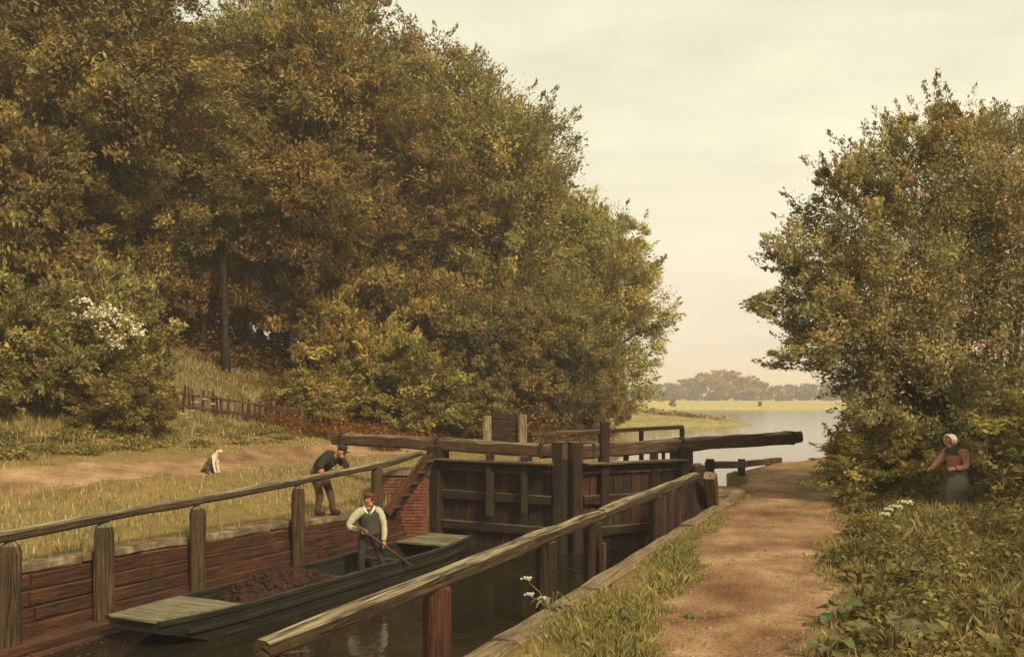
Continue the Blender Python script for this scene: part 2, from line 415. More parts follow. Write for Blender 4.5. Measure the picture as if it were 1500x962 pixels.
def dirt_mat(name, a, b, c):
    m, nt, n, l, out = new_mat(name)
    geo = n.new('ShaderNodeNewGeometry')
    t = N(nt, 'ShaderNodeTexNoise', Scale=1.3, Detail=9, Roughness=0.68); l.new(geo.outputs['Position'], t.inputs[0])
    f = N(nt, 'ShaderNodeTexNoise', Scale=26, Detail=5, Roughness=0.7); l.new(geo.outputs['Position'], f.inputs[0])
    vor = N(nt, 'ShaderNodeTexVoronoi', Scale=22); l.new(geo.outputs['Position'], vor.inputs[0])
    base = ramp2(nt, t.outputs[0], [(0.32, a), (0.5, b), (0.68, c)])
    lg = N(nt, 'ShaderNodeTexNoise', Scale=0.32, Detail=4, Roughness=0.6); l.new(geo.outputs['Position'], lg.inputs[0])
    base = mixc(nt, base, ramp2(nt, lg.outputs[0], [(0.36, (.70, .58, .52)), (0.5, (1, .95, .92)), (0.64, (1.3, 1.3, 1.25))]), 1.0, 'MULTIPLY')
    base = mixc(nt, base, ramp2(nt, f.outputs[0], [(0.3, (0.7, 0.7, 0.7)), (0.7, (1.25, 1.25, 1.25))]), 1.0, 'MULTIPLY')
    bs = N(nt, 'ShaderNodeBsdfPrincipled', Roughness=0.95); bs.inputs['Specular IOR Level'].default_value = 0.1
    l.new(base, bs.inputs['Base Color'])
    bp = N(nt, 'ShaderNodeBump', Strength=0.7, Distance=0.03); l.new(f.outputs[0], bp.inputs['Height'])
    bp2 = N(nt, 'ShaderNodeBump', Strength=0.35, Distance=0.03); l.new(vor.outputs[0], bp2.inputs['Height']); l.new(bp.outputs[0], bp2.inputs['Normal'])
    l.new(bp2.outputs[0], bs.inputs['Normal']); l.new(bs.outputs[0], out.inputs[0])
    return m

M_DIRT = dirt_mat('towpath_earth', (0.150, 0.084, 0.045), (0.265, 0.162, 0.088), (0.38, 0.26, 0.148))
sheet('towpath', np.arange(-4, 34, 0.25), lambda Y: float(XR(Y) + 1.08 * rpath(Y)[0]), lambda Y: float(XR(Y) + 1.08 * rpath(Y)[1]), 10, 0.016, M_DIRT, 'worn reddish brown towpath beside the lock')
sheet('far_towpath', np.arange(6, 48, 0.4),
      lambda Y: float(XL(Y) - 1.09 * (LPATH[1] + 0.3 * snoise(0, Y, 3))), lambda Y: float(XL(Y) - 1.09 * (LPATH[0] + 0.3 * snoise(2, Y, 4))), 8, 0.016, M_DIRT, 'pale earth towpath along the far bank')

# gate geometry (needed by the water)
MITRE_L, MITRE_R = Vector((1.19, 21.0, 0)), Vector((1.26, 21.0, 0))
END_L, END_R = Vector((-4.55, 24.5, 0)), Vector((7.35, 24.5, 0))
HEEL_L = MITRE_L.lerp(END_L, 0.511); HEEL_R = MITRE_R.lerp(END_R, 0.446)

def water():
    V, Q = [], []
    ys = [-30, 0, 5, 10, 15, 18, 20, 22, 22.6]
    for Y in ys: V += [(float(XL(Y)) - 0.01 + 0, Y, LW), (float(XR(Y)) + 0.01, Y, LW)]
    for i in range(len(ys) - 1): Q.append((2 * i, 2 * i + 1, 2 * i + 3, 2 * i + 2))
    tag(link('lock_water', np_mesh('lock_water', np.array(V), np.array(Q), M_LOCKWATER)), 'dark still water in the lock chamber', kind='structure')
    V, Q = [(float(HEEL_L.x), HEEL_L.y + .1, RW), (float(HEEL_R.x), HEEL_R.y + .1, RW)], []
    ys = [23.5, 26, 30, 35, 42, 52, 63, 80, 87, 112, 121, 150, 175, 197]
    for Y in ys: V += [(float(XL(Y)) - 2.0 - (14 if Y > 84 else 0), Y, RW), (float(XR(Y)) + 2.0, Y, RW)]
    for i in range(len(ys)): Q.append((2 * i, 2 * i + 1, 2 * i + 3, 2 * i + 2))
    tag(link('river', np_mesh('river', np.array(V), np.array(Q), M_WATER)), 'pale river widening beyond the lock gates', kind='structure')
water()

def scum():
    rng = np.random.default_rng(77); n = 420; Y = rng.uniform(7.5, 21, n); f = rng.random(n); f = np.where(rng.random(n) < .5, f ** 4 * .5, 1 - f ** 3 * .5); X = XL(Y) + .7 + (XR(Y) - .1 - XL(Y) - .7) * f
    P = np.stack([X, Y, np.full(n, LW + .004)], 1); L = rng.uniform(.03, .075, n); nr = norm(rng.normal(size=(n, 3)) * .06 + np.array([0, 0, 1.])); ta = rdir(rng, n)
    V, Q = kites(P, nr, ta, L, L * .55)
    tag(link('floating_leaves', np_mesh('floating_leaves', V, Q, M_GRASS, rng.uniform(.5, 1.3, (n, 1)) * np.array([[.22, .15, .06]]))), 'fallen leaves floating on the dark lock water', 'leaves', kind='stuff')

# far hills
def hills():
    for name, Y0, amp, base, lab, colr in (('hill', 1500, 12, 17, 'low far hill along the horizon', (0.16, 0.11, 0.07)), ('ridge', 2100, 11, 21, 'most distant low ridge under the sky', (0.14, 0.10, 0.08))):
        xs = np.linspace(-1500, 2400, 90); V, Q = [], []
        for k, x in enumerate(xs):
            h = base + amp * (0.5 * math.sin(x * 0.0031 + Y0) + 0.3 * math.sin(x * 0.0083 + 1) + 0.1 * math.sin(x * 0.03))
            V += [(x, Y0 - 160, 0.5), (x, Y0, max(h, 6)), (x, Y0 + 260, 0.5)]
        for k in range(len(xs) - 1):
            a = 3 * k; Q += [(a, a + 3, a + 4, a + 1), (a + 1, a + 4, a + 5, a + 2)]
        tag(link(name, np_mesh(name, np.array(V), np.array(Q), rough_mat(name + '_woods', tuple(c * .7 for c in colr), colr, 0.02, bump=0), smooth=True)), lab, kind='structure')
hills()

# ------------------------------------------------------------------ lock walls
def wl(Y, off=0.0, z=0.0):      # a point on the left wall line, off metres out over the water
    return Vector((float(XL(Y)) + off * 0.915, Y - off * 0.40, z))
def wr(Y, off=0.0, z=0.0):      # the right wall line, off metres out over the water
    return Vector((float(XR(Y)) - off * 0.928, Y + off * 0.371, z))
def copz(Y): return float(np.interp(Y, [14, 18, 20, 22, 25], [0, -0.1, -0.2, -0.18, 0]))

wall = empty('lock_wall', wl(12), 'reddish timber and stone lock wall under the far bank railing', 'wall')
def child(o, parent):
    """parent a world-space mesh to an Empty that has its own location"""
    o.parent = parent; o.matrix_parent_inverse = parent_inv(parent); return o
def parent_inv(p):
    M = Matrix.Translation(p.location) @ p.rotation_euler.to_matrix().to_4x4() @ Matrix.Diagonal((*p.scale, 1))
    return M.inverted()

cy = 5.0
while cy < 22.3:
    ln = random.uniform(0.9, 1.5); y1 = min(cy + ln, 22.4)
    h = 0.13
    p0 = wl(cy + 0.012, -0.12, copz(cy) - h / 2 + 0.05 + random.uniform(-.012, .012)); p1 = wl(y1 - 0.012, -0.12, copz(y1) - h / 2 + 0.05 + random.uniform(-.012, .012))
    child(MB().beam(p0, p1, random.uniform(.34, .42), h, 3, 0.18, 0.012).build('coping_stone', M_STONE), wall)
    cy = y1
rowz = [(-0.09, -0.31, 0.03), (-0.32, -0.53, 0.07), (-0.54, -0.74, 0.11), (-0.75, -0.95, 0.15)]
for r, (z1, z0, off) in enumerate(rowz):
    cy = 4.0 + r * 0.8
    while cy < 22.3:
        y1 = min(cy + random.uniform(2.0, 3.4), 22.4); o_ = off + random.uniform(-.012, .012)
        dz0, dz1 = copz(cy) * (1 - r / 4), copz(y1) * (1 - r / 4)
        child(MB().beam(wl(cy + .01, o_, (z0 + z1) / 2 + dz0), wl(y1 - .01, o_, (z0 + z1) / 2 + dz1), 0.09, (z1 - z0) - 0.012, 4, 0.15, 0.008).build('plank', M_REDW), wall)
        cy = y1
for off, z, w, h, lab in ((0.27, -0.985, 0.52, 0.11, 'ledge'), (0.36, -1.16, 0.5, 0.2, 'waling')):
    cy = 4.0
    while cy < 22.2:
        y1 = min(cy + random.uniform(3.2, 4.6), 22.3)
        child(MB().beam(wl(cy + .01, off, z), wl(y1 - .01, off, z), w, h, 5, 0.12, 0.01).build(lab, M_REDW), wall)
        cy = y1
# back of the wall behind the planks
b = MB(); b.beam(wl(3, -0.06, -1.15), wl(22.4, -0.06, -1.35), 0.1, 1.5, 1, 0.02); child(b.build('backing', M_MORTAR), wall)

# brick pier at the near gate hinge
pier = empty('brick_pier', (-2.35, 22.6, -1.2), 'red brick pier beside the left lock gate hinge', 'pier')
PX0, PX1, PY, PZ0, PZ1 = -3.15, -1.98, 22.35, -1.5, 0.50
b = MB(); b.beam((0.5 * (PX0 + PX1), PY + 0.45, PZ0), (0.5 * (PX0 + PX1), PY + 0.45, PZ1), PX1 - PX0, 0.84, 1, 0.02, up=Vector((0, 1, 0))); child(b.build('core', M_MORTAR), pier)
def brick_mesh(L, Dp, H):
    bb = MB(); bb.beam((-L / 2, 0, 0), (L / 2, 0, 0), Dp, H, 1, 0.14, 0.003); return bb.mesh('brick', M_BRICK)
BR = [brick_mesh(0.222, 0.1, 0.066) for _ in range(5)]; BH = [brick_mesh(0.107, 0.1, 0.066) for _ in range(3)]
row = 0; z = PZ0 + 0.3
while z < PZ1 - 0.03:
    x = PX0 - (0.115 if row % 2 else 0.0)
    while x < PX1 - 0.03:
        cx = x + 0.111
        if cx - 0.111 >= PX0 - 0.002 and cx + 0.111 <= PX1 + 0.005: me, w = random.choice(BR), 0.232
        else: me, w = random.choice(BH), 0.117
        if w == 0.117: cx = x + 0.053 + (0.115 if x < PX0 - 0.01 else 0); w = 0.232 if x < PX0 - 0.01 else 0.117
        o = link('brick', me); o.location = (cx, PY + 0.012 + random.uniform(-.008, .004), z); o.rotation_euler = (0, random.uniform(-.01, .01), random.uniform(-.02, .02))
        child(o, pier); x += w
    y = PY + 0.17
    while y < PY + 0.8:
        o = link('brick', random.choice(BR)); o.location = (PX1 - 0.02 + random.uniform(-.006, .006), y, z); o.rotation_euler = (0, 0, math.pi / 2); child(o, pier); y += 0.232
    row += 1; z += 0.077
child(MB().beam((PX0 - 0.05, PY + 0.44, PZ1 + 0.055), (PX1 + 0.05, PY + 0.44, PZ1 + 0.055), 0.98, 0.12, 3, 0.15, 0.012).build('cap_stone', M_STONE), pier)

# right wall (faces away) and its edging timbers
rwall = empty('lock_side_wall', wr(10), 'timber edged lock wall along the near towpath', 'wall')
cy = 2.0
while cy < 21.8:
    y1 = min(cy + random.uniform(1.8, 3.2), 22)
    child(MB().beam(wr(cy + .015, -0.10, -0.05 + random.uniform(-.015, .01)), wr(y1 - .015, -0.10, -0.05 + random.uniform(-.015, .01)), 0.30, 0.20, 5, 0.16, 0.014).build('edging_timber', M_EDGE), rwall)
    cy = y1
for r in range(5):
    cy = 1.0 + r * 0.7
    while cy < 21.8:
        y1 = min(cy + 3.0, 22); child(MB().beam(wr(cy + .01, 0.03, -0.28 - .23 * r), wr(y1 - .01, 0.03, -0.28 - .23 * r), 0.08, 0.215, 2, 0.12, 0.006).build('plank', M_REDW), rwall); cy = y1
b = MB(); b.beam(wr(0, -0.08, -1.1), wr(22, -0.08, -1.1), 0.1, 1.7, 1, 0.02); child(b.build('backing', M_MORTAR), rwall)
rpier = empty('stone_pier', (4.75, 22.7, -1.2), 'dark stone pier at the right lock gate hinge', 'pier')
child(MB().beam((4.82, 22.9, -1.6), (4.82, 22.9, -0.02), 1.15, 1.0, 4, 0.06, 0.012, up=Vector((0, 1, 0))).build('pier_block', M_STONE), rpier)
child(MB().beam((4.25, 22.9, 0.07), (5.45, 22.9, 0.07), 1.1, 0.16, 3, 0.15, 0.012).build('cap_stone', M_STONE), rpier)

# ------------------------------------------------------------------ railings
def post(mb_parent, p_top, z0, w, mat, d=None, pointed=0.12, name='post', lean=(0, 0)):
    b = MB(); d = d or w
    zt = p_top.z; pts = [Vector((p_top.x - lean[0], p_top.y - lean[1], z0)), Vector((p_top.x - lean[0] * .5, p_top.y - lean[1] * .5, (z0 + zt) / 2)), Vector((p_top.x, p_top.y, zt - pointed)), Vector((p_top.x, p_top.y, zt - pointed * 0.35)), Vector((p_top.x, p_top.y, zt))]
    ks = [1.05, 1.0, 0.98, 0.80, 0.42]
    if pointed <= 0.02: ks = [1.04, 1, 1, .99, .96]
    ang = math.atan2(0.4, 1)
    def prof(i):
        a, e, c = w / 2 * ks[i], d / 2 * ks[i], 0.14 * w
        pr = [(-a + c, -e), (a - c, -e), (a, -e + c), (a, e - c), (a - c, e), (-a + c, e), (-a, e - c), (-a, -e + c)]
        return [(x + random.uniform(-.008, .008), y + random.uniform(-.008, .008)) for x, y in pr]
    b.rings(pts, prof, up=Vector((-0.37, 0.93, 0)))
    o = b.build(name, mat); return child(o, mb_parent)

lrail = empty('left_railing', wl(16, .28, -0.93), 'weathered rail on stout pointed posts along the far side of the lock', 'railing')
lrail.name = 'wooden_railing'
RZ_Y = [9, 12.9, 14.4, 16.26, 18.84, 21.5, 22.85]; RZ_Z = [0.42, 0.48, 0.55, 0.60, 0.70, 0.82, 0.97]
rz = lambda Y: float(np.interp(Y, RZ_Y, RZ_Z))
def y_at(xp, slope, c0):        # where a line X = slope*Y + c0 crosses photo column xp
    return c0 / ((xp - 750) / FPX - slope)
LOFF = 0.28 * 0.915 + 0.28 * 0.4 * 0.44
lp = [y_at(x, 0.44, -12.5 + LOFF) for x in (-95, 15, 152, 290, 437, 552)]
for i, (Yp, w) in enumerate(zip(lp, (0.27, 0.27, 0.28, 0.25, 0.23, 0.23))):
    X = 0.44 * Yp - 12.5 + LOFF
    top = rz(Yp) + (0.05 if i == 5 else (-0.045))
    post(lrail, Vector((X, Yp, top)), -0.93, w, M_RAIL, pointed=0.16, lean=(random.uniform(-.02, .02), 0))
def lpt(Y, z): return Vector((0.44 * Y - 12.5 + LOFF, Y, z))
joints = [lp[0] - 1.2, lp[2] + .05, lp[4] + 0.1, 22.75]
for a, c in zip(joints[:-1], joints[1:]):
    n = 7; b = MB(); pts = [lpt(a + (c - a) * k / n, rz(a + (c - a) * k / n) + 0.035) for k in range(n + 1)]
    jw = [random.uniform(-.012, .012) for _ in pts]
    def prof(i, jw=jw):
        w, h, cc = 0.17, 0.135, 0.03; a_, e = w / 2 + jw[i], h / 2 + jw[i] * .7
        pr = [(-a_ + cc, -e), (a_ - cc, -e), (a_, -e + cc), (a_, e - cc), (a_ - cc, e), (-a_ + cc, e), (-a_, e - cc), (-a_, -e + cc)]
        return [(x + random.uniform(-.006, .006), y + random.uniform(-.006, .006)) for x, y in pr]
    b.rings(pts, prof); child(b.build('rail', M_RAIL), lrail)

rrail = empty('wooden_railing', (1.4, 14, -1.3), 'long bleached rail on posts between the water and the near towpath', 'railing')
rpt = lambda Y, z=0.70: Vector((0.4 * Y - 4.2, Y, z))
ro = [6.35, 13.7, 20.75]
for a, c in zip(ro[:-1], ro[1:]):
    n = 9; b = MB(); pts = [rpt(a + (c - a) * k / n, 0.665 + random.uniform(-.008, .008)) for k in range(n + 1)]
    def prof(i):
        w, h, cc = 0.17, 0.155, 0.03; k = 1.0 if 0 < i < n else 0.80; a_, e = w / 2 * k, h / 2 * k
        pr = [(-a_ + cc, -e), (a_ - cc, -e), (a_, -e + cc), (a_, e - cc), (a_ - cc, e), (-a_ + cc, e), (-a_, e - cc), (-a_, -e + cc)]
        return [(x + random.uniform(-.01, .01), y + random.uniform(-.01, .01)) for x, y in pr]
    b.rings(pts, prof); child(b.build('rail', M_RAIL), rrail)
for xp, w in ((425, .24), (640, .22), (800, .21), (868, .2), (961, .2)):
    Yp = y_at(xp, 0.4, -4.2); post(rrail, rpt(Yp, 0.60), -1.6, w, M_REDW if xp == 640 else M_GATE, pointed=0.01)
Yp = y_at(1022, 0.4, -4.2); post(rrail, rpt(Yp, 0.92), -1.6, 0.30, M_GATE, pointed=0.14, name='end_post')
for k in range(13):             # boards closing the last bay
    Yp = 16.9 + k * 0.27
    child(MB().beam(rpt(Yp, -1.3), rpt(Yp, 0.56 - random.uniform(0, .06)), 0.05, random.uniform(.17, .23), 2, 0.12, 0.01, up=Vector((0.4, 1, 0))).build('board', random.choice([M_GATE, M_GATE, M_REDW])), rrail)
strut = MB(); strut.beam((4.28, 20.35, -0.05), (4.12, 19.85, 0.70), 0.26, 0.24, 3, 0.15, 0.012)
tag(strut.build('timber_strut', M_BEAM), 'short leaning timber strut against the near end post of the long rail', 'strut')
stick = MB(); stick.beam(Vector((0.0965 * 13.1, 13.1, -0.2)), Vector((0.0965 * 13.1, 13.1, 0.34)), 0.045, 0.04, 2, 0.1, 0.004)
tag(stick.build('thin_stake', M_BEAM), 'thin pale stake standing at the lock edge', 'stake')

# ------------------------------------------------------------------ lock gates
def gate(root_name, label, heel, mitre, end, zb_m, zb_e, side):
    g = empty(root_name, (heel.x, heel.y, -1.5), label, 'lock gate')
    d = (end - mitre).normalized(); nrm = Vector((-d.y, d.x, 0));
    if nrm.y > 0: nrm = -nrm                            # towards the camera
    m2 = mitre - d * 0.02
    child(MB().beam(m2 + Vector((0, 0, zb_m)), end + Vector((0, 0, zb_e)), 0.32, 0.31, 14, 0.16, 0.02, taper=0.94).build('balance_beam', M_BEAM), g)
    bb = [c_ for c_ in bpy.data.objects if c_.parent == g and c_.name.startswith('balance_beam')][0]
    for tt_ in (0.55, (heel - mitre).length - .05, (end - mitre).length - .35):
        q0 = mitre + d * tt_; k_ = tt_ / (end - mitre).length; z_ = zb_m + (zb_e - zb_m) * k_
        MB().beam(q0 - d * .035 + Vector((0, 0, z_)), q0 + d * .035 + Vector((0, 0, z_)), 0.36, 0.345, 1, 0.06).build('iron_strap', M_IRON, bb)
    L = (heel - mitre).length
    # posts
    for nm, t, w, zt in (('mitre_post', 0.02, 0.26, 1.34), ('heel_post', L, 0.36, 1.18)):
        p = mitre + d * (t + (0.1 if nm == 'mitre_post' else 0)) + nrm * 0.02
        if nm == 'heel_post': p = p + nrm * 0.02
        child(MB().beam(p + Vector((0, 0, -1.7)), p + Vector((0, 0, zt)), w * 1.02, w * 1.35, 5, 0.1, 0.008, up=nrm).build(nm, M_GATE), g)
    for z, h in ((0.74, 0.20), (0.05, 0.2), (-0.65, 0.2)):
        child(MB().beam(mitre + d * 0.28 + nrm * 0.10 + Vector((0, 0, z)), heel - d * 0.2 + nrm * 0.10 + Vector((0, 0, z)), 0.16, h, 4, 0.1, 0.008).build('rail', M_GATE), g)
    k = 0; t = 0.30
    while t < L - 0.3:
        w = random.uniform(.2, .27); p = mitre + d * (t + w / 2) + nrm * random.uniform(-.012, .004)
        child(MB().beam(p + Vector((0, 0, -1.6)), p + Vector((0, 0, 0.62)), 0.06, w - 0.014, 2, 0.12, 0.006, up=d).build('plank', random.choice([M_GATE, M_GATE, M_GATE, M_REDW])), g)
        t += w
    child(MB().beam(mitre + d * 0.2 + nrm * 0.26 + Vector((0, 0, 0.865)), heel - d * 0.1 + nrm * 0.26 + Vector((0, 0, 0.865)), 0.34, 0.05, 4, 0.15, 0.006).build('walkway_plank', M_BEAM), g)
    return g, d, nrm, L

gl, dl, nl, Ll = gate('lock_gate', 'left leaf of the dark lock gates with its long balance beam', HEEL_L, MITRE_L, END_L, 1.13, 1.27, -1)
gr, dr, nr_, Lr = gate('lock_gate', 'right leaf of the lock gates, beam reaching out over the river view', HEEL_R, MITRE_R, END_R, 1.12, 1.30, 1)
def gpost(g, xp, y_top, y_bot, Y, w, mat, name='paddle_post'):
    a, c = px(xp, y_bot, Y), px(xp, y_top, Y)
    return child(MB().beam(a, c, w, w, 4, 0.12, 0.008, up=Vector((0, 1, 0))).build(name, mat), g)
gpost(gl, 718, 664, 755, 21.75, 0.20, M_GATE); gpost(gl, 768, 668, 750, 21.3, 0.16, M_GATE)
gpost(gr, 886, 618, 745, 21.25, 0.19, M_GATE); gpost(gr, 917, 648, 745, 21.9, 0.11, M_GATE); gpost(gr, 958, 655, 735, 22.1, 0.18, M_GATE)
gpost(gr, 972, 658, 735, 22.25, 0.08, M_GATE)

# diagonal stair strings beside the hinge
st = empty('timber_steps', (-2.7, 21.6, -0.9), 'steep diagonal timber steps climbing to the left gate post', 'steps')
A, B = px(566, 752, 21.3), px(626, 668, 22.1)
for off in (0.0, 0.34):
    o = Vector((0.12, 0.3, 0.0)) * (off / 0.34) * 1.1
    child(MB().beam(A + o, B + o, 0.09, 0.2, 4, 0.12, 0.008).build('string', M_GATE if off else M_REDW), st)
for k in range(5):
    c = A.lerp(B, (k + .5) / 5)
    child(MB().beam(c, c + Vector((0.13, 0.33, 0)), 0.2, 0.04, 1, 0.1, 0.003).build('tread', M_BEAM), st)

# timber fences behind the gates
rear = empty('rear_fence', px(765, 640, 27.5) * 1.0, 'dark boarded barrier between two pale posts behind the left gate beam', 'fence')
YB = 27.2
for xp, yt in ((714, 609), (766, 607)):
    a = px(xp, yt, YB); a0 = Vector((a.x, a.y, float(gz(a.x, a.y)) - .8)); child(MB().beam(a0, a, 0.22, 0.22, 3, 0.15, 0.012, up=Vector((0, 1, 0))).build('post', M_PALEW), rear)
for k in range(6):
    a, c = px(722, 611 + k * 9.5, YB + .1), px(758, 611 + k * 9.5, YB + .1)
    child(MB().beam(a, c, 0.04, 0.17, 1, 0.1, 0.004).build('board', M_GATE), rear)
rr = empty('post_and_rail_fence', px(870, 650, 29), 'low grey rail fence by the water behind the gates', 'fence')
pts = [(776, 636, 28.2), (880, 632, 29.6), (1000, 625, 31.5)]
for (x0, y0, d0), (x1, y1, d1) in zip(pts[:-1], pts[1:]):
    child(MB().beam(px(x0, y0, d0), px(x1, y1, d1), 0.12, 0.13, 4, 0.15, 0.012).build('rail', M_BEAM), rr)
for x0, y0, d0 in pts + [(940, 629, 30.5)]:
    a = px(x0, y0 + 2, d0); child(MB().beam(Vector((a.x, a.y + .1, -1.2)), Vector((a.x, a.y + .1, a.z)), 0.14, 0.14, 2, 0.12, 0.01, up=Vector((0, 1, 0))).build('post', M_GATE), rr)
bank = empty('bank_revetment', wr(28, 0, -1), 'low reddish timber bank edge beyond the right gate', 'bank edge')
for (x0, y0, d0), (x1, y1, d1) in (((1038, 681, 25.2), (1092, 680, 30.5)), ((1094, 679, 30.6), (1142, 674, 35.5))):
    child(MB().beam(px(x0, y0, d0), px(x1, y1, d1), 0.2, 0.2, 4, 0.15, 0.014).build('edging_timber', M_REDW), bank)
for x0, d0 in ((1040, 25.0), (1086, 29.9), (1126, 33.6)):
    a = px(x0, 672, d0); child(MB().beam(Vector((a.x, a.y, -1.2)), a, 0.2, 0.2, 2, 0.15, 0.012, up=Vector((0, 1, 0))).build('post', M_GATE), bank)

# ------------------------------------------------------------------ boat
def build_boat():
    ax = Vector((0.44, 0.898, 0)); sd_ = Vector((0.898, -0.44, 0))
    c0 = Vector((-5.16, 13.0, 0)); L = 8.7; HWID = 0.66
    boat = empty('work_boat', c0 + ax * (L / 2) + Vector((0, 0, -1.3)), 'long dark green punt with pale decked ends floating in the lock', 'boat')
    G, BT = -0.74, -1.36
    ts = [0, .05, .12, .22, .35, .5, .65, .78, .88, .95, 1.0]
    wd = [0.74, .86, .96, 1, 1, 1, 1, 1, .95, .86, .76]
    bt = [0.53, 0.40, .20, .03, 0, 0, 0, .03, .18, .36, .48]
    sh = [0.03, .02, .01, .0, 0, 0, 0, .0, .02, .04, .06]
    b = MB(); th = 0.05
    def ring(i, inset):
        P = c0 + ax * (L * ts[i]); w = HWID * wd[i] - inset; g = G + sh[i]; bz = BT + bt[i] + inset
        return [P - sd_ * w + Vector((0, 0, g)), P - sd_ * (w - .07) + Vector((0, 0, bz)), P + sd_ * (w - .07) + Vector((0, 0, bz)), P + sd_ * w + Vector((0, 0, g))]
    for inset in (0, th):
        base = len(b.v)
        for i in range(len(ts)): b.v += [tuple(q) for q in ring(i, inset)]
        for i in range(len(ts) - 1):
            for k in range(3):
                q = (base + 4 * i + k, base + 4 * i + k + 1, base + 4 * i + k + 5, base + 4 * i + k + 4)
                if inset: q = q[::-1]
                b.face(q, [(L * ts[i], k * .5), (L * ts[i], k * .5 + .5), (L * ts[i + 1], k * .5 + .5), (L * ts[i + 1], k * .5)])
        e = base + 4 * (len(ts) - 1)
        b.face((base, base + 3, base + 2, base + 1) if not inset else (base + 1, base + 2, base + 3, base), [(0, 0), (1.2, 0), (1.2, .3), (0, .3)]); b.face((e, e + 1, e + 2, e + 3), [(0, 0), (0, .3), (1.2, .3), (1.2, 0)])
    hull = child(b.build('hull', M_HULL), boat)
    for sgn in (-1, 1):
        g = MB(); pts = [c0 + ax * (L * t) + sd_ * sgn * (HWID * w - .02) + Vector((0, 0, G + s + .012)) for t, w, s in zip(ts, wd, sh)]
        def prof(i): return [(-.045, -.03), (.045, -.03), (.05, .0), (.045, .03), (-.045, .03), (-.05, .0)]
        g.rings(pts, prof); g.build('gunwale', M_HULL, hull)
        s_ = MB(); pts = [c0 + ax * (L * t) + sd_ * sgn * (HWID * w + .012) + Vector((0, 0, G + s - .16)) for t, w, s in zip(ts, wd, sh)]
        def prof2(i): return [(-.02, -.03), (.02, -.03), (.02, .03), (-.02, .03)]
        s_.rings(pts[1:-1], lambda i: prof2(i)); s_.build('rubbing_strake', M_HULL, hull)
    # decks of boards running across the boat
    def deck(t0, t1, n):
        for k in range(n):
            t = t0 + (t1 - t0) * (k + .5) / n; w = HWID * np.interp(t, ts, wd) - .03; z = G + np.interp(t, ts, sh) + 0.028
            P = c0 + ax * (L * t); wid = L * (t1 - t0) / n
            child(MB().beam(P - sd_ * w + Vector((0, 0, z)), P + sd_ * w + Vector((0, 0, z + random.uniform(-.006, .006))), wid - .012, 0.035, 2, 0.12, 0.003).build('deck_plank', M_DECK), boat)
    deck(0.0, 0.17, 8); deck(0.855, 0.995, 7)
    for t in (0.5, 0.72):
        P = c0 + ax * (L * t); child(MB().beam(P - sd_ * .6 + Vector((0, 0, G - .1)), P + sd_ * .6 + Vector((0, 0, G - .1)), 0.2, 0.05, 1, 0.1).build('thwart', M_HULL), boat)
    for k in range(6):
        o = -0.505 + 0.202 * k
        child(MB().beam(c0 + ax * (L * .13) + sd_ * o + Vector((0, 0, -1.073)), c0 + ax * (L * .89) + sd_ * o + Vector((0, 0, -1.073)), 0.196, 0.04, 2, 0.1).build('floor_board', M_HULL), boat)
    # the brown cargo
    n = 900; rng = np.random.default_rng(5)
    mb = MB(); nu, nv = 26, 9
    base = 0
    for i in range(nu + 1):
        for j in range(nv + 1):
            t = 0.185 + 0.315 * i / nu; o = -1 + 2 * j / nv
            e = max(0.0, math.sin(math.pi * i / nu)) ** 0.5 * (1 - abs(o) ** 2.4)
            P = c0 + ax * (L * t) + sd_ * (o * 0.58) + Vector((0, 0, -1.15 + 0.62 * e + random.uniform(-.045, .045)))
            mb.v.append(tuple(P))
    for i in range(nu):
        for j in range(nv):
            a = i * (nv + 1) + j; mb.face((a, a + 1, a + nv + 2, a + nv + 1))
    cargo = empty('peat_cargo', c0 + ax * (L * .33) + Vector((0, 0, -1.2)), 'dark reddish brown load of peat heaped in the near half of the punt', 'cargo')
    M_PEAT = rough_mat('peat', (0.012, 0.006, 0.004), (0.032, 0.013, 0.008), 14, c=(0.075, 0.031, 0.018), bump=0.9, dist=0.05)
    child(mb.build('heap', M_PEAT), cargo)
    lumps = MB()
    for k in range(230):
        t = random.uniform(.2, .485); o = random.uniform(-.9, .9); e = math.sin(math.pi * (t - .185) / .315) ** .5 * (1 - abs(o) ** 2.4)
        P = c0 + ax * (L * t) + sd_ * (o * .56) + Vector((0, 0, -1.14 + .62 * e)); r = random.uniform(.04, .095)
        dv = Vector((random.uniform(-1, 1), random.uniform(-1, 1), random.uniform(-.3, .3))).normalized()
        lumps.beam(P - dv * r, P + dv * r, r * 1.1, r * .9, 1, 0.3, r * .18)
    child(tag(lumps.build('lumps', M_PEAT), kind='stuff'), cargo)
    return c0, ax, sd_, L
BC0, BAX, BSD, BL = build_boat()

# ------------------------------------------------------------------ foliage
def kites(pos, nrm, tan, L, W):
    """leaf-shaped quads"""
    tan = norm(tan - nrm * np.sum(tan * nrm, 1, keepdims=True)); bit = np.cross(nrm, tan)
    n = len(pos); V = np.empty((n, 4, 3))
    V[:, 0] = pos - tan * (L * .5)[:, None]; V[:, 1] = pos + bit * (W * .5)[:, None] - tan * (L * .05)[:, None] + nrm * (L * .06)[:, None]
    V[:, 2] = pos + tan * (L * .5)[:, None]; V[:, 3] = pos - bit * (W * .5)[:, None] - tan * (L * .05)[:, None] + nrm * (L * .06)[:, None]
    return V.reshape(-1, 3), np.arange(n * 4).reshape(n, 4)

def rdir(rng, n):
    return norm(rng.normal(size=(n, 3)))

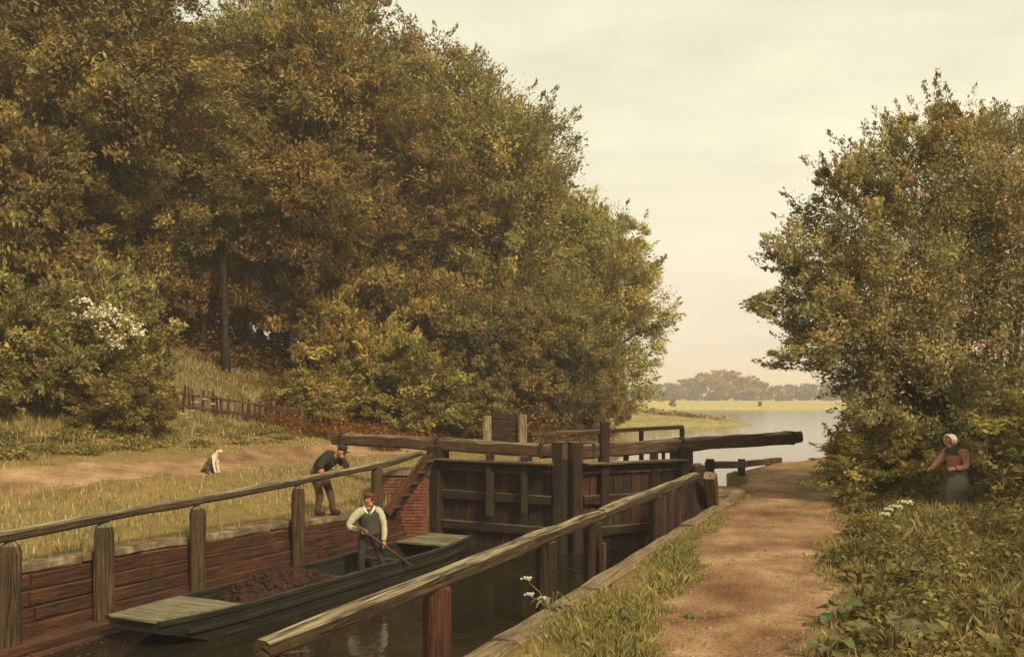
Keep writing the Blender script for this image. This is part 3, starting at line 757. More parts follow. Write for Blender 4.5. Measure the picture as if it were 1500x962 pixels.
def tints(rng, nclump, idx, warm=0.35, contrast=0.35):
    """clump and leaf colour: olive to russet, lighter and darker leaves"""
    cb = np.clip(np.exp(rng.normal(0, contrast, nclump)), .45, 1.65); cw = np.clip(rng.normal(warm, 0.28, nclump), 0, 1)
    lb = np.clip(np.exp(rng.normal(0, 0.26, len(idx))), .5, 1.7); lw = np.clip(cw[idx] + rng.normal(0, .18, len(idx)), 0, 1)[:, None]
    c = (1 - lw) * np.array([0.94, 1.0, 0.85]) + lw * np.array([1.10, 0.84, 0.66])
    return c * (cb[idx] * lb)[:, None]

def crown_from_lobes(name, lobes, n, size, seed, nclump, centre, crad=0.26, stretch=1.3, warm=0.35, contrast=0.35, inner=0.5, zmin=-0.75, mat=None, keep=None, sprays=None):
    rng = np.random.default_rng(seed); lobes = np.array(lobes, float)
    w = (lobes[:, 3] * lobes[:, 5]); w /= w.sum()
    li = rng.choice(len(lobes), nclump, p=w); d = rdir(rng, nclump); d[:, 2] = np.where(d[:, 2] < zmin, -d[:, 2], d[:, 2]); d = norm(d)
    rad = inner + (1 - inner) * rng.random(nclump) ** 0.6
    cc = lobes[li, :3] + d * lobes[li, 3:6] * rad[:, None]
    out = norm(0.5 * d + 0.5 * norm(cc - np.array(centre)) + np.array([0, 0, .12]))
    cr_ = crad * lobes[li, 3:6].mean(1) * rng.uniform(.6, 1.35, nclump)
    idx = rng.integers(0, nclump, n)
    off = np.clip(rng.normal(size=(n, 3)), -1.5, 1.5) * 0.58; off[:, 2] *= 0.7
    al = np.clip(np.abs(rng.normal(size=n)), 0, 1.7) * 0.55 * (stretch - 1)
    pos = cc[idx] + off * cr_[idx][:, None] + out[idx] * (al * cr_[idx])[:, None]
    nr = norm(out[idx] * .5 + rdir(rng, n) * .75 + np.array([0, 0, .3])); ta = norm(out[idx] + rdir(rng, n) * .5 + np.array([0, 0, -.12]))
    if sprays:
        ns, sl_, per = sprays; oi_ = rng.choice(nclump, ns, p=rad ** 3 / np.sum(rad ** 3)); st_ = cc[oi_]; dd = norm(out[oi_] + rdir(rng, ns) * .45)
        ln_ = sl_ * rng.uniform(.5, 1.25, ns); si = np.repeat(np.arange(ns), per); tt_ = rng.random(ns * per) ** .8
        p2 = st_[si] + dd[si] * (tt_ * ln_[si])[:, None] + rng.normal(size=(ns * per, 3)) * (.13 * ln_[si] * (1.15 - tt_))[:, None] + np.array([0, 0, -.10]) * (tt_ ** 2 * ln_[si])[:, None]
        pos = np.concatenate([pos, p2]); idx = np.concatenate([idx, oi_[si]])
        nr = np.concatenate([nr, norm(rdir(rng, ns * per) + np.array([0, -.2, .5]))]); ta = np.concatenate([ta, norm(dd[si] + rdir(rng, ns * per) * .5)]); n = len(pos)
    Ls = size * rng.uniform(.5, 1.6, n)
    if keep is not None:
        k = keep(pos); pos, nr, ta, Ls, idx = pos[k], nr[k], ta[k], Ls[k], idx[k]
    V, Q = kites(pos, nr, ta, Ls, Ls * rng.uniform(.28, .5, len(pos)))
    return np_mesh(name, V, Q, mat or M_LEAF, tints(rng, nclump, idx, warm, contrast)), cc

def limb_tree(cc, base_r, seed, z_fork, nl=9, top=None, lean=(0, 0)):
    """tapered trunk with limbs reaching to some of the leaf clumps (tree-local, foot at 0)"""
    rng = random.Random(seed); b = MB()
    top = top or float(cc[:, 2].max()) * .82
    tp = []
    for k in range(9):
        t = k / 8; tp.append(Vector((lean[0] * t + .18 * math.sin(3 * t + seed) * t, lean[1] * t + .18 * math.cos(2.3 * t + seed) * t, top * t - .35 * (k == 0))))
    rr_ = [base_r * (1.45 if k == 0 else (1.0 - .85 * (k / 8))) for k in range(9)]
    b.tube(tp, rr_, 8, jit=.08)
    for _ in range(nl):
        tgt = Vector(cc[rng.randrange(len(cc))])
        zf = max(z_fork, min(tgt.z * rng.uniform(.45, .75), top * .8)); t = zf / top; k = min(int(t * 8), 7)
        p0 = tp[k].lerp(tp[k + 1], t * 8 - k); r0 = base_r * (1 - .85 * t) * .62
        mid = p0.lerp(tgt, .5) + Vector((rng.uniform(-.4, .4), rng.uniform(-.4, .4), rng.uniform(0, .8)))
        b.tube([p0, p0.lerp(mid, .5), mid, mid.lerp(tgt, .5), tgt], [r0, r0 * .8, r0 * .55, r0 * .35, r0 * .1], 6, jit=.06)
        for q in range(2):
            t2 = Vector(cc[rng.randrange(len(cc))])
            if (t2 - mid).length < base_r * 14: b.tube([mid, mid.lerp(t2, .5) + Vector((0, 0, .15)), t2], [r0 * .4, r0 * .25, r0 * .06], 5)
    return b

def rand_lobes(seed, R, z0, z1, n, r=(.35, .55)):
    rng = np.random.default_rng(seed); out = []
    H = (z1 - z0) / 2; zc = (z0 + z1) / 2
    out.append((0, 0, zc, R * .72, R * .72, H * .8))
    for k in range(n):
        a = k * 2.4 + rng.uniform(-.4, .4); zz = rng.uniform(-.85, .95); q = math.sqrt(max(0.05, 1 - zz * zz)) * .66
        rr_ = R * rng.uniform(*r); out.append((R * q * math.cos(a), R * q * math.sin(a), zc + H * zz * .72, rr_, rr_, rr_ * rng.uniform(.65, .9)))
    return out

VAR = {}
def variant(key, R, z0, z1, nl, n, size, seed, nclump, base_r, z_fork, warm=.35, limbs=10, **kw):
    kw.setdefault('contrast', .36)
    me, cc = crown_from_lobes('crown_' + key, rand_lobes(seed, R, z0, z1, nl), n, size, seed, nclump, (0, 0, z0 + .3 * (z1 - z0)), warm=warm * .75, **kw)
    tr = limb_tree(cc, base_r, seed, z_fork, limbs).mesh('trunk_' + key, M_BARK)
    VAR[key] = (me, tr)
variant('tall', 4.6, 5.0, 18.0, 18, 112000, .165, 21, 760, .34, 5.0, sprays=(380, 1.4, 56))
variant('broad', 5.0, 3.0, 15.5, 19, 112000, .165, 22, 780, .36, 3.5, sprays=(380, 1.4, 56))
variant('skirt', 4.2, 0.4, 12.5, 18, 100000, .155, 23, 740, .30, 2.0, warm=.15, sprays=(360, 1.2, 54))
variant('slim', 3.3, 5.5, 17.0, 13, 70000, .16, 24, 520, .26, 5.0, warm=.3, sprays=(240, 1.2, 54))
variant('under', 2.6, 0.4, 6.0, 11, 40000, .14, 25, 320, .13, .8, warm=.5)
variant('bush', 1.5, -0.25, 2.6, 13, 22000, .095, 26, 260, .05, .2, warm=.15, sprays=(150, .55, 36), limbs=7)
variant('far', 6.0, -1.0, 12.0, 9, 5000, .95, 27, 150, .4, 2.0, warm=.4, limbs=5)

def tree(name, key, xp, Y, scale, colr, label, cat='tree', group=None, zs=1.0, rot=None, dz=0.0):
    X = (xp - 750) * Y / FPX
    t = empty(name, (X, Y, float(gz(X, Y)) - .05 + dz), label, cat, group, rz=random.uniform(0, 6.28) if rot is None else rot)
    t.scale = (scale, scale, scale * zs)
    me, tr = VAR[key]
    c = link('crown' if cat == 'tree' else 'foliage', me, t); c.color = (*colr, 1)
    link('trunk' if cat == 'tree' else 'stem', tr, t)
    return t

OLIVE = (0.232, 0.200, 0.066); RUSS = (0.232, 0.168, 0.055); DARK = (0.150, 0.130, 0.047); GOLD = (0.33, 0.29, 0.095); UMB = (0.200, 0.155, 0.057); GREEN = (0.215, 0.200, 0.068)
WG = 'trees of the wooded hillside'
named = [
 ('tall_tree', 'skirt', 862, 50, .92, GOLD, 'yellow green rounded tree at the water end of the wood', 1.18),
 ('tall_tree', 'broad', 690, 47, 1.05, OLIVE, 'big olive tree whose shoulder stands against the sky above the gates', 1.12),
 ('tall_tree', 'tall', 455, 43, 1.05, OLIVE, 'tallest olive brown tree left of the sky, its crown cut by the top edge', 1.08),
 ('tall_tree', 'skirt', 800, 45, .70, OLIVE, 'smaller leafy tree hanging low over the bank behind the gates', 1.0),
 ('tall_tree', 'tall', 122, 34, .98, UMB, 'dark trunked tree rising behind the white flowering bush', 1.0),
 ('tall_tree', 'slim', 75, 36, 1.0, RUSS, 'slender leaning tree near the left edge of the wood', 1.0),
 ('tall_tree', 'broad', 235, 38, .75, OLIVE, 'spreading tree with a low fork above the grassy slope', 1.0),
 ('tall_tree', 'tall', 470, 41, .92, RUSS, 'russet tree at the top of the grassy slope', 1.0),
]
for nm, k, xp, Y, s, c, lab, zs in named: tree(nm, k, xp, Y, s, c, lab, zs=zs)
back = [('tall', 345, 46, .86, OLIVE), ('broad', 615, 51, 1.22, UMB), ('tall', 20, 42, 1.05, OLIVE), ('slim', 160, 44, 1.1, GREEN), ('broad', 470, 55, 1.15, OLIVE),
        ('tall', 520, 60, 1.15, DARK), ('slim', 640, 44, .92, RUSS), ('broad', 775, 54, .95, OLIVE), ('tall', 140, 52, 1.1, UMB), ('tall', -60, 38, 1.1, OLIVE), ('broad', 650, 60, 1.15, OLIVE),
        ('slim', 330, 39, .68, RUSS), ('broad', 805, 58, .8, GREEN), ('broad', 60, 48, 1.0, UMB), ('broad', -20, 46, 1.0, RUSS), ('skirt', 20, 52, 1.1, UMB), ('skirt', 200, 54, 1.1, RUSS), ('skirt', 340, 56, 1.1, UMB), ('tall', 545, 47, .86, RUSS)]
for k, xp, Y, s, c in back: tree('tall_tree', k, xp, Y, s, c, 'olive and russet tree standing among the others in the wood', group=WG)
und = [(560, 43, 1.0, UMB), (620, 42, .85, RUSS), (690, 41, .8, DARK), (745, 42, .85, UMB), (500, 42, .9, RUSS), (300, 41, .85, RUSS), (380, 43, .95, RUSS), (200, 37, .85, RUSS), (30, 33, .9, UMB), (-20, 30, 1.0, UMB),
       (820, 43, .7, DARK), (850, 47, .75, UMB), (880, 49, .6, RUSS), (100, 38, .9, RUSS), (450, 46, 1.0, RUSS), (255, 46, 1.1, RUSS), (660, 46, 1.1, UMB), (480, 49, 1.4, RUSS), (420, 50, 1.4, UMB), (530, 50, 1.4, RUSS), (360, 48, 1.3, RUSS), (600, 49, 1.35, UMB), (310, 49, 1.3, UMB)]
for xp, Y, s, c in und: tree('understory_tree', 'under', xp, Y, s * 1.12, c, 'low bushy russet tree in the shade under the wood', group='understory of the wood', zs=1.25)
bushes = [(45, 25.5, 1.15, (0.225, 0.19, 0.08), 'big pale green bush at the left edge above the towpath', 1.15),
          (150, 27.5, 1.3, (0.25, 0.21, 0.085), 'tall bush topped with white blossom beside the grassy slope', 1.3),
          (-40, 24, 1.1, OLIVE, 'bush cut off by the left edge of the view', 1.2),
          (185, 26, .85, UMB, 'low brown bush at the foot of the big pale bushes', .9),
          (545, 37, 1.6, (0.29, 0.225, 0.07), 'round yellowish bush at the right end of the grassy slope', 1.1),
          (470, 34.5, .95, (0.30, 0.24, 0.08), 'small domed bush beside the picket fence', .8),
          (605, 36, 1.4, OLIVE, 'bush between the round yellowish bush and the dark trees', 1.0),
          (430, 35.5, .7, RUSS, 'small rusty bush against the slope above the fence', .8),
          (700, 39, 1.2, UMB, 'brown bush under the trees behind the gate beam', .8)]
for xp, Y, s, c, lab, zs in bushes: tree('leafy_bush', 'bush', xp, Y, s, c, lab, 'bush', zs=zs)

# far side of the river
far = [(905, 395, .9), (935, 410, .85), (960, 400, .95), (985, 415, 1.0), (1010, 405, 1.25), (1040, 398, 1.5), (1062, 404, 1.7), (1090, 400, 1.35), (1112, 410, 1.05), (1136, 370, .8), (1160, 412, .9), (1185, 405, .95), (1212, 415, 1.0), (1240, 405, .9), (1270, 410, .95), (870, 405, .9), (840, 410, .9), (1300, 405, .95), (1335, 410, 1.0), (1375, 405, .95), (800, 400, 1.0), (1420, 405, 1.0), (1470, 410, 1.0)]
for k in range(34):
    far.append((790 + 20.5 * k + 6 * math.sin(k * 2.3), 392 + 10 * math.sin(k * 1.7), .44 + .09 * math.sin(k * 3.1)))
for xp, Y, s in far:
    big = s > 1.2; lab = 'rounded golden tree in the tallest far clump across the meadow' if big else ('lone slender far tree standing forward of the misty tree line' if s == .8 else 'small hazy tree in the far tree line across the meadow')
    tree('distant_tree', 'far', xp, Y, s * .95, (0.30, 0.20, 0.07) if big or s == .8 else (0.12, 0.088, 0.055), lab, group=None if s == .8 else ('far golden clump' if big else 'far tree line'), zs=.72)
for xp, Y, s, lab in ((1113, 205, .10, 'tiny dark bush on the far shore'), (985, 200, .13, 'low shrub on the meadow shore behind the spit')):
    tree('distant_bush', 'far', xp, Y, s, UMB, lab, 'bush')

# the flowering tree on the right
def right_tree():
    base = Vector((11.3, 22.0, 0)); base.z = float(gz(base.x, base.y))
    L = [(1400, 280, 100, 21.5), (1335, 235, 55, 21), (1325, 190, 26, 21), (1378, 195, 42, 21.5), (1440, 205, 50, 22), (1490, 250, 74, 22.5), (1255, 320, 72, 20.5), (1210, 275, 34, 20), (1290, 270, 45, 20.5), (1175, 440, 70, 20), (1190, 385, 48, 20), (1225, 450, 70, 20.3), (1128, 405, 36, 19.6), (1110, 440, 28, 19.6),
         (1300, 420, 115, 21), (1430, 400, 125, 22), (1215, 520, 78, 20), (1150, 505, 40, 19.6), (1340, 540, 110, 21), (1460, 540, 120, 22), (1270, 590, 60, 20.5), (1520, 380, 120, 22.5), (1380, 620, 80, 21)]
    lobes = []
    for x, y, r, Y in L:
        p = px(x, y, Y) - base; R = r * Y / FPX; lobes.append((p.x, p.y, p.z, R, R * 1.15, R * .9))
    t = empty('flowering_tree', base, 'broad wild rose tree with pink blossoms overhanging the right bank', 'tree')
    me, cc = crown_from_lobes('crown_right', lobes, 185000, .085, 31, 1500, (0.2, 0, 1.5), crad=.2, stretch=2.4, sprays=(1000, .95, 66), warm=.30, contrast=.4, inner=.22, keep=lambda p: ~((p[:, 1] < 19.35 - base.y) & (p[:, 2] < 2.9)) & ~((p[:, 0] < 7.0 - base.x) & (p[:, 2] < 2.75)) & (p[:, 0] > 5.35 - base.x - .5 * np.sin(p[:, 2] * 5)))
    c = link('crown', me, t); c.color = (0.265, 0.235, 0.115, 1)
    b = MB(); rng = random.Random(4)
    for k in range(7):
        foot = Vector((rng.uniform(-.5, .5), rng.uniform(-.4, .4), -.3)); 
        for q in range(4):
            tgt = Vector(cc[rng.randrange(len(cc))]); mid = foot.lerp(tgt, .45) + Vector((rng.uniform(-.3, .3), rng.uniform(-.3, .3), rng.uniform(.2, .9)))
            r0 = rng.uniform(.05, .1)
            b.tube([foot, foot.lerp(mid, .5) + Vector((0, 0, .2)), mid, mid.lerp(tgt, .5) + Vector((0, 0, .1)), tgt], [r0 * 1.3, r0, r0 * .7, r0 * .4, r0 * .1], 6, jit=.07)
    b.build('trunk', M_BARK, t)
    r2 = np.random.default_rng(8)
    spots = [(1300, 270), (1345, 290), (1395, 262), (1228, 385), (1395, 415), (1405, 455), (1365, 462), (1430, 505), (1460, 515), (1390, 180), (1330, 295), (1475, 345), (1480, 300)]
    P = []
    for x, y in spots:
        c0 = np.array(px(x, y, 20.2) - base); P.append(c0 + r2.normal(size=(22, 3)) * np.array([.10, .3, .08]))
    P = np.concatenate(P); n = len(P); Ls = r2.uniform(.05, .09, n)
    V, Q = kites(P, norm(rdir(r2, n) + np.array([0, -.7, .4])), rdir(r2, n), Ls, Ls * .9)
    o = link('blossom', np_mesh('blossom', V, Q, M_BLOOM, r2.uniform(.75, 1.15, (n, 1)) * np.array([[.62, .30, .24]])), t); o.color = (1, 1, 1, 1); o['kind'] = 'stuff'
right_tree()
tree('leafy_bush', 'bush', 1300, 21.0, .9, (0.32, 0.27, 0.085), 'yellow green bush at the foot of the wild rose tree', 'bush', zs=.85)
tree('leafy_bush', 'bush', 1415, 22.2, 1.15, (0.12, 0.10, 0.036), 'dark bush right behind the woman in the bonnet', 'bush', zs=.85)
tree('leafy_bush', 'bush', 1590, 17.5, 1.15, OLIVE, 'olive bush cut by the right edge of the view', 'bush', zs=.85)
tree('leafy_bush', 'bush', 1290, 27, .85, (0.26, 0.22, 0.075), 'bush at the far end of the near towpath', 'bush', zs=.7)
tree('leafy_bush', 'bush', 1320, 25.0, 1.1, (0.24, 0.20, 0.07), 'dark bush between the towpath end and the wild rose tree', 'bush', zs=.8)

# white elder blossom on the left bush
def blossom(name, pts, label, colr, r=(.12, .06), sz=.07, n=34, parent=None):
    rng = np.random.default_rng(len(pts)); P = []
    for p in pts: P.append(np.array(p) + rng.normal(size=(n, 3)) * np.array([r[0], r[0], r[1]]))
    P = np.concatenate(P); m = len(P); Ls = rng.uniform(.6, 1.2, m) * sz
    V, Q = kites(P, norm(rdir(rng, m) + np.array([0, -.5, .9])), rdir(rng, m), Ls, Ls * .9)
    o = link(name, np_mesh(name, V, Q, M_BLOOM, rng.uniform(.75, 1.1, (m, 1)) * np.array([colr])), None); o.color = (1, 1, 1, 1)
    return o
wb = [ob for ob in bpy.data.objects if ob.get('label', '').startswith('tall bush topped with white')][0]
o = blossom('blossom', [px(x, y, 25.6) for x, y in ((122, 440), (140, 452), (150, 462), (165, 455), (178, 466), (190, 474), (158, 476), (172, 492), (130, 462), (168, 505), (200, 486))], '', (.66, .62, .44), r=(.14, .06), sz=.085, n=46)
child(o, wb); o['kind'] = 'stuff'

# ------------------------------------------------------------------ ground cover
def scatter_blades(name, X, Y, h, w, colr, label, lean=.45):
    rng = np.random.default_rng(len(X)); n = len(X)
    Z = gz(X, Y); a = rng.uniform(0, 6.283, n); tilt = rng.uniform(0, lean, n)
    d = np.stack([np.cos(a), np.sin(a), np.zeros(n)], 1); sd2 = np.stack([-np.sin(a), np.cos(a), np.zeros(n)], 1)
    b0 = np.stack([X, Y, Z - .01], 1)
    V = np.empty((n, 4, 3)); hh = h[:, None]; ww = w[:, None]
    V[:, 0] = b0 - sd2 * ww * .5; V[:, 1] = b0 + sd2 * ww * .5
    up = np.array([0, 0, 1.0])
    V[:, 2] = b0 + d * hh * (tilt * .9)[:, None] + up * hh * np.cos(tilt)[:, None] + sd2 * ww * .08
    V[:, 3] = b0 + d * hh * (tilt * .35)[:, None] + up * hh * .55 - sd2 * ww * .42
    o = link(name, np_mesh(name, V.reshape(-1, 3), np.arange(4 * n).reshape(n, 4), M_GRASS, colr))
    return tag(o, label, 'grass', kind='stuff')

def grass_cols(rng, n, X, Y, a=(0.20, 0.175, 0.05), b=(0.27, 0.19, 0.075), c=(0.09, 0.10, 0.03)):
    f = np.clip(.5 + .35 * snoise(X * .8, Y * .8, 9) + rng.normal(0, .22, n), 0, 1)[:, None]; g = (rng.random(n) < .18)[:, None]
    col_ = (1 - f) * np.array(a) + f * np.array(b); col_ = np.where(g, np.array(c), col_)
    return col_ * np.exp(rng.normal(0, .22, n))[:, None]

def grasses():
    rng = np.random.default_rng(3)
    # left bank: short turf with the path worn through it
    n = 190000; Y = rng.uniform(9, 46, n); s = rng.uniform(-.02, 17.5, n); X = XL(Y) - 1.09 * s
    dens = np.interp(np.abs(s - np.mean(LPATH)), [.35, 1.2], [.05, 1.0]) * np.clip(.40 + .55 * snoise(X * .7, Y * .5, 6) + .3 * snoise(X * 2.1, Y * 1.3, 8), .04, 1)
    k = rng.random(n) < dens; X, Y, s = X[k], Y[k], s[k]; n = len(X)
    h = rng.uniform(.05, .15, n) * np.where(s > 7.5, 1.7, 1) * np.where(s < .45, 2.2, 1)
    scatter_blades('bank_grass', X, Y, h, rng.uniform(.012, .03, n), grass_cols(rng, n, X, Y, a=(0.275, 0.215, 0.085), b=(0.37, 0.27, 0.13), c=(0.12, 0.13, 0.045)), 'short sunlit turf on the far bank')
    # right verge
    n = 80000; Y = 6.5 + 26 * rng.random(n) ** 1.3; lo, hi = rpath(Y)
    s = np.where(rng.random(n) < .82, rng.uniform(-.02, 1, n) ** 1.0 * (lo + .18), lo + rng.random(n) * (hi - lo)); X = XR(Y) + 1.08 * s
    on = (s > lo) & (s < hi); mid = np.clip(snoise(X * 1.6, Y * 1.1, 12) - .45, 0, 1) + .75 * np.exp(-np.minimum(s - lo, hi - s) / .16)
    k = np.where(on, (rng.random(n) < mid) | (rng.random(n) < .02), rng.random(n) < np.clip(.42 + .6 * snoise(X * 1.4, Y * 1.0, 7), .06, 1) * np.clip((s + .05) / .3, .15, 1)); X, Y, s = X[k], Y[k], s[k]; on = on[k]; n = len(X)
    h = rng.uniform(.05, .18, n) * np.where(on, .45, 1) * np.clip(.5 + s, .5, 1.1)
    scatter_blades('verge_grass', X, Y, h, rng.uniform(.007, .018, n), grass_cols(rng, n, X, Y, a=(0.19, 0.175, 0.05), b=(0.29, 0.22, 0.08)), 'rough grass verge between the lock edge and the near towpath', .8)
    # right bank
    n = 90000; Y = 5.5 + 24 * rng.random(n) ** 1.2; lo, hi = rpath(Y); s = hi - .15 + rng.random(n) * 5.5; X = XR(Y) + 1.08 * s
    k = rng.random(n) < np.clip((s - hi + .3) * 1.5, .15, 1) * np.clip(.65 + .4 * snoise(X, Y, 17), .15, 1); X, Y, s = X[k], Y[k], s[k]; n = len(X); _, hi = rpath(Y)
    h = rng.uniform(.09, .32, n) * np.clip(.4 + (s - hi) * .7, .4, 1.5)
    scatter_blades('wild_grass', X, Y, h, rng.uniform(.008, .022, n), grass_cols(rng, n, X, Y, a=(0.22, 0.185, 0.06), b=(0.27, 0.195, 0.08), c=(0.11, 0.12, 0.04)), 'long wild grass on the overgrown bank right of the path', .9)
grasses()

def cover(name, X, Y, hmax, size, colr, label, warm, seed, nper, contrast=.3, rad=.35):
    """low leafy growth: mounds of leaves, heaped to the given height"""
    rng = np.random.default_rng(seed); m = len(X); n = m * nper
    idx = np.repeat(np.arange(m), nper); z0 = gz(X, Y)
    d = rdir(rng, n); d[:, 2] = np.abs(d[:, 2]); r = rng.random(n) ** .45
    pos = np.stack([X[idx] + d[:, 0] * r * rad * (.6 + hmax[idx]), Y[idx] + d[:, 1] * r * rad * (.6 + hmax[idx]), z0[idx] + d[:, 2] * r * hmax[idx] + .02], 1)
    nr = norm(d * .4 + rdir(rng, n) * .6 + np.array([0, 0, .6])); Ls = size * rng.uniform(.55, 1.5, n)
    V, Q = kites(pos, nr, rdir(rng, n), Ls, Ls * rng.uniform(.4, .75, n))
    o = link(name, np_mesh(name, V, Q, M_LEAF, tints(rng, m, idx, warm, contrast))); o.color = (*colr, 1)
    return tag(o, label, 'undergrowth', kind='stuff')

def covers():
    rng = np.random.default_rng(14)
    # right bank weeds and brambles
    m = 520; Y = 6.5 + 22 * rng.random(m) ** 1.15; _, hi = rpath(Y); s = hi + .25 + rng.random(m) * 5.6; X = XR(Y) + 1.08 * s
    k = ((X - 8.3) ** 2 + (Y - 17.6) ** 2 > .6); X, Y, s, hi = X[k], Y[k], s[k], hi[k]
    h = np.clip(.12 + .28 * (s - hi), .12, .85) * rng.uniform(.6, 1.2, len(X)); h = np.minimum(h, np.where((Y < 18.2) & (Y > 13) & (np.abs(X / Y - .455) < .05), .40, 2))
    h = np.where(Y < 9.5, np.minimum(h, .5), h)
    cover('brambles', X, Y, h, .075, (0.160, 0.135, 0.048), 'tangled brambles and weeds heaped along the right bank', .32, 41, 230, .36)
    # bracken at the foot of the slope and in the wood
    m = 90; xp = rng.uniform(385, 640, m); Y = rng.uniform(31, 36, m); X = (xp - 750) * Y / FPX
    cover('bracken', X, Y, rng.uniform(.25, .65, m), .085, (0.20, 0.095, 0.032), 'rusty red bracken at the foot of the slope near the gates', .55, 42, 260, rad=.5)
    m = 420; xp = rng.uniform(-60, 900, m); Y = rng.uniform(38, 58, m); X = (xp - 750) * Y / FPX; k = (XL(Y) - X) > 1.5; X, Y = X[k], Y[k]
    cover('woodland_undergrowth', X, Y, rng.uniform(.5, 2.0, len(X)), .14, (0.155, 0.095, 0.032), 'russet undergrowth on the floor of the wood', .5, 43, 230, .4, rad=.7)
    # weeds along the foot of the left bushes and fence
    m = 120; xp = rng.uniform(-20, 430, m); s = rng.uniform(7.0, 9.3, m); X, Y = [], []
    for a, b_ in zip(xp, s):
        yy = np.linspace(14, 45, 300); xx = (a - 750) * yy / FPX; ss = (XL(yy) - xx) / 1.09; k = int(np.argmin(np.abs(ss - b_))); X.append(xx[k]); Y.append(yy[k])
    cover('hedge_bottom_weeds', np.array(X), np.array(Y), rng.uniform(.04, .34, m) ** 1.25, .07, (0.22, 0.18, 0.065), 'green weeds along the back of the far towpath', .2, 44, 160, rad=.5)
    # spit across the water
    m = 70; Y = rng.uniform(86, 112, m); X = XL(Y) - rng.uniform(2.5, 17, m)
    cover('reeds', X, Y, rng.uniform(.15, .6, m), .32, (0.25, 0.185, 0.07), 'brown reeds on the low spit in the river', .5, 45, 60, rad=1.2)
covers()

scum()

def stones():
    rng = random.Random(21); b = MB()
    for k in range(420):
        Y = 7.5 + 22 * rng.random() ** 1.6; lo, hi = rpath(Y); X = float(XR(Y)) + 1.08 * (float(lo) + rng.random() * float(hi - lo)); r = rng.uniform(.008, .032) * (1.3 if rng.random() < .1 else .8)
        R_ = Matrix.Rotation(rng.uniform(0, 6.3), 3, 'Z')
        b.ellipsoid((X, Y, float(gz(X, Y)) + .016 + r * .15), (r, r * rng.uniform(.6, 1), r * rng.uniform(.4, .7)), R_, 6, 4)
    tag(b.build('path_stones', rough_mat('path_stone', (.10, .07, .045), (.30, .24, .17), 9)), 'small loose stones trodden into the near towpath', 'stones', kind='stuff')
stones()

# picket fence on the slope
def pickets():
    f = empty('picket_fence', px(315, 615, 32), 'old brown picket fence at the foot of the grassy slope', 'fence')
    n = 38; rng = random.Random(9); base_pts = []
    for k in range(n):
        xp = 238 + (455 - 238) * k / (n - 1); Y = 30.0 + 3.4 * k / (n - 1); X = (xp - 750) * Y / FPX; z = float(gz(X, Y)); base_pts.append(Vector((X, Y, z)))
    for k, p in enumerate(base_pts):
        ln = rng.uniform(-.1, .1); h = rng.uniform(.62, .86)
        child(MB().beam(p + Vector((0, 0, -.1)), p + Vector((ln, 0, h)), 0.105, 0.035, 2, 0.15, 0.008, taper=.75, up=Vector((0, 1, 0))).build('picket', rng.choice([M_EDGE, M_REDW, M_BEAM])), f)
    for z in (.2, .58):
        child(MB().beam(base_pts[0] + Vector((0, .05, z)), base_pts[-1] + Vector((0, .05, z)), 0.04, 0.07, 6, 0.1, 0.006).build('fence_rail', M_BEAM), f)
pickets()

# broad-leaved plants: each leaf a part
def big_leaf_mesh(seed):
    rng = random.Random(seed); n = 9; V = [(0, 0, 0)]; F = []
    ring = []
    for k in range(n):
        a = -2.5 + 5.0 * k / (n - 1); r = (1 + .12 * math.cos(3 * a)) * rng.uniform(.92, 1.08)
        ring.append((.5 + .62 * r * math.cos(a), .5 * r * math.sin(a), (.20 + rng.uniform(-.08, .08)) * r * math.sin(a) ** 2 - .30 * (.5 + .5 * math.cos(a)) ** 2))
    V += [(.45, 0, -.05)] + ring
    F = [(1, 2 + k, 3 + k) for k in range(n - 1)] + [(0, 2 + n - 1, 1), (0, 1, 2)]
    V = np.array(V, float); Q = np.array(F)
    return np_mesh('large_leaf', V, Q, M_BIGLEAF, np.full((len(F), 3), 1.0) * np.array([[1, 1, .9]]), size=3)
def big_leaf_mat():
    m, nt, n, l, out = new_mat('broad_leaf')
    oi = n.new('ShaderNodeObjectInfo'); tcn = n.new('ShaderNodeTexCoord')
    t = N(nt, 'ShaderNodeTexNoise', Scale=4.5, Detail=5, Roughness=.65); l.new(tcn.outputs['Object'], t.inputs[0])
    w = N(nt, 'ShaderNodeTexWave', Scale=3.2, Distortion=1.2); w.wave_type = 'BANDS'; w.bands_direction = 'DIAGONAL'; l.new(tcn.outputs['Object'], w.inputs[0])
    c = mixc(nt, oi.outputs['Color'], ramp2(nt, t.outputs[0], [(.3, (.55, .6, .6)), (.55, (1, 1, 1)), (.75, (1.45, 1.15, .8))]), 1.0, 'MULTIPLY')
    b = N(nt, 'ShaderNodeBsdfPrincipled', Roughness=.6); l.new(c, b.inputs['Base Color'])
    bp_ = N(nt, 'ShaderNodeBump', Strength=.5, Distance=.05); l.new(w.outputs[1], bp_.inputs['Height']); l.new(bp_.outputs[0], b.inputs['Normal'])
    tr = n.new('ShaderNodeBsdfTranslucent'); l.new(c, tr.inputs[0]); ms = n.new('ShaderNodeMixShader'); ms.inputs[0].default_value = .2
    l.new(b.outputs[0], ms.inputs[1]); l.new(tr.outputs[0], ms.inputs[2]); l.new(ms.outputs[0], out.inputs[0]); return m
M_BIGLEAF = big_leaf_mat()
BIGLEAF = [big_leaf_mesh(k) for k in range(3)]
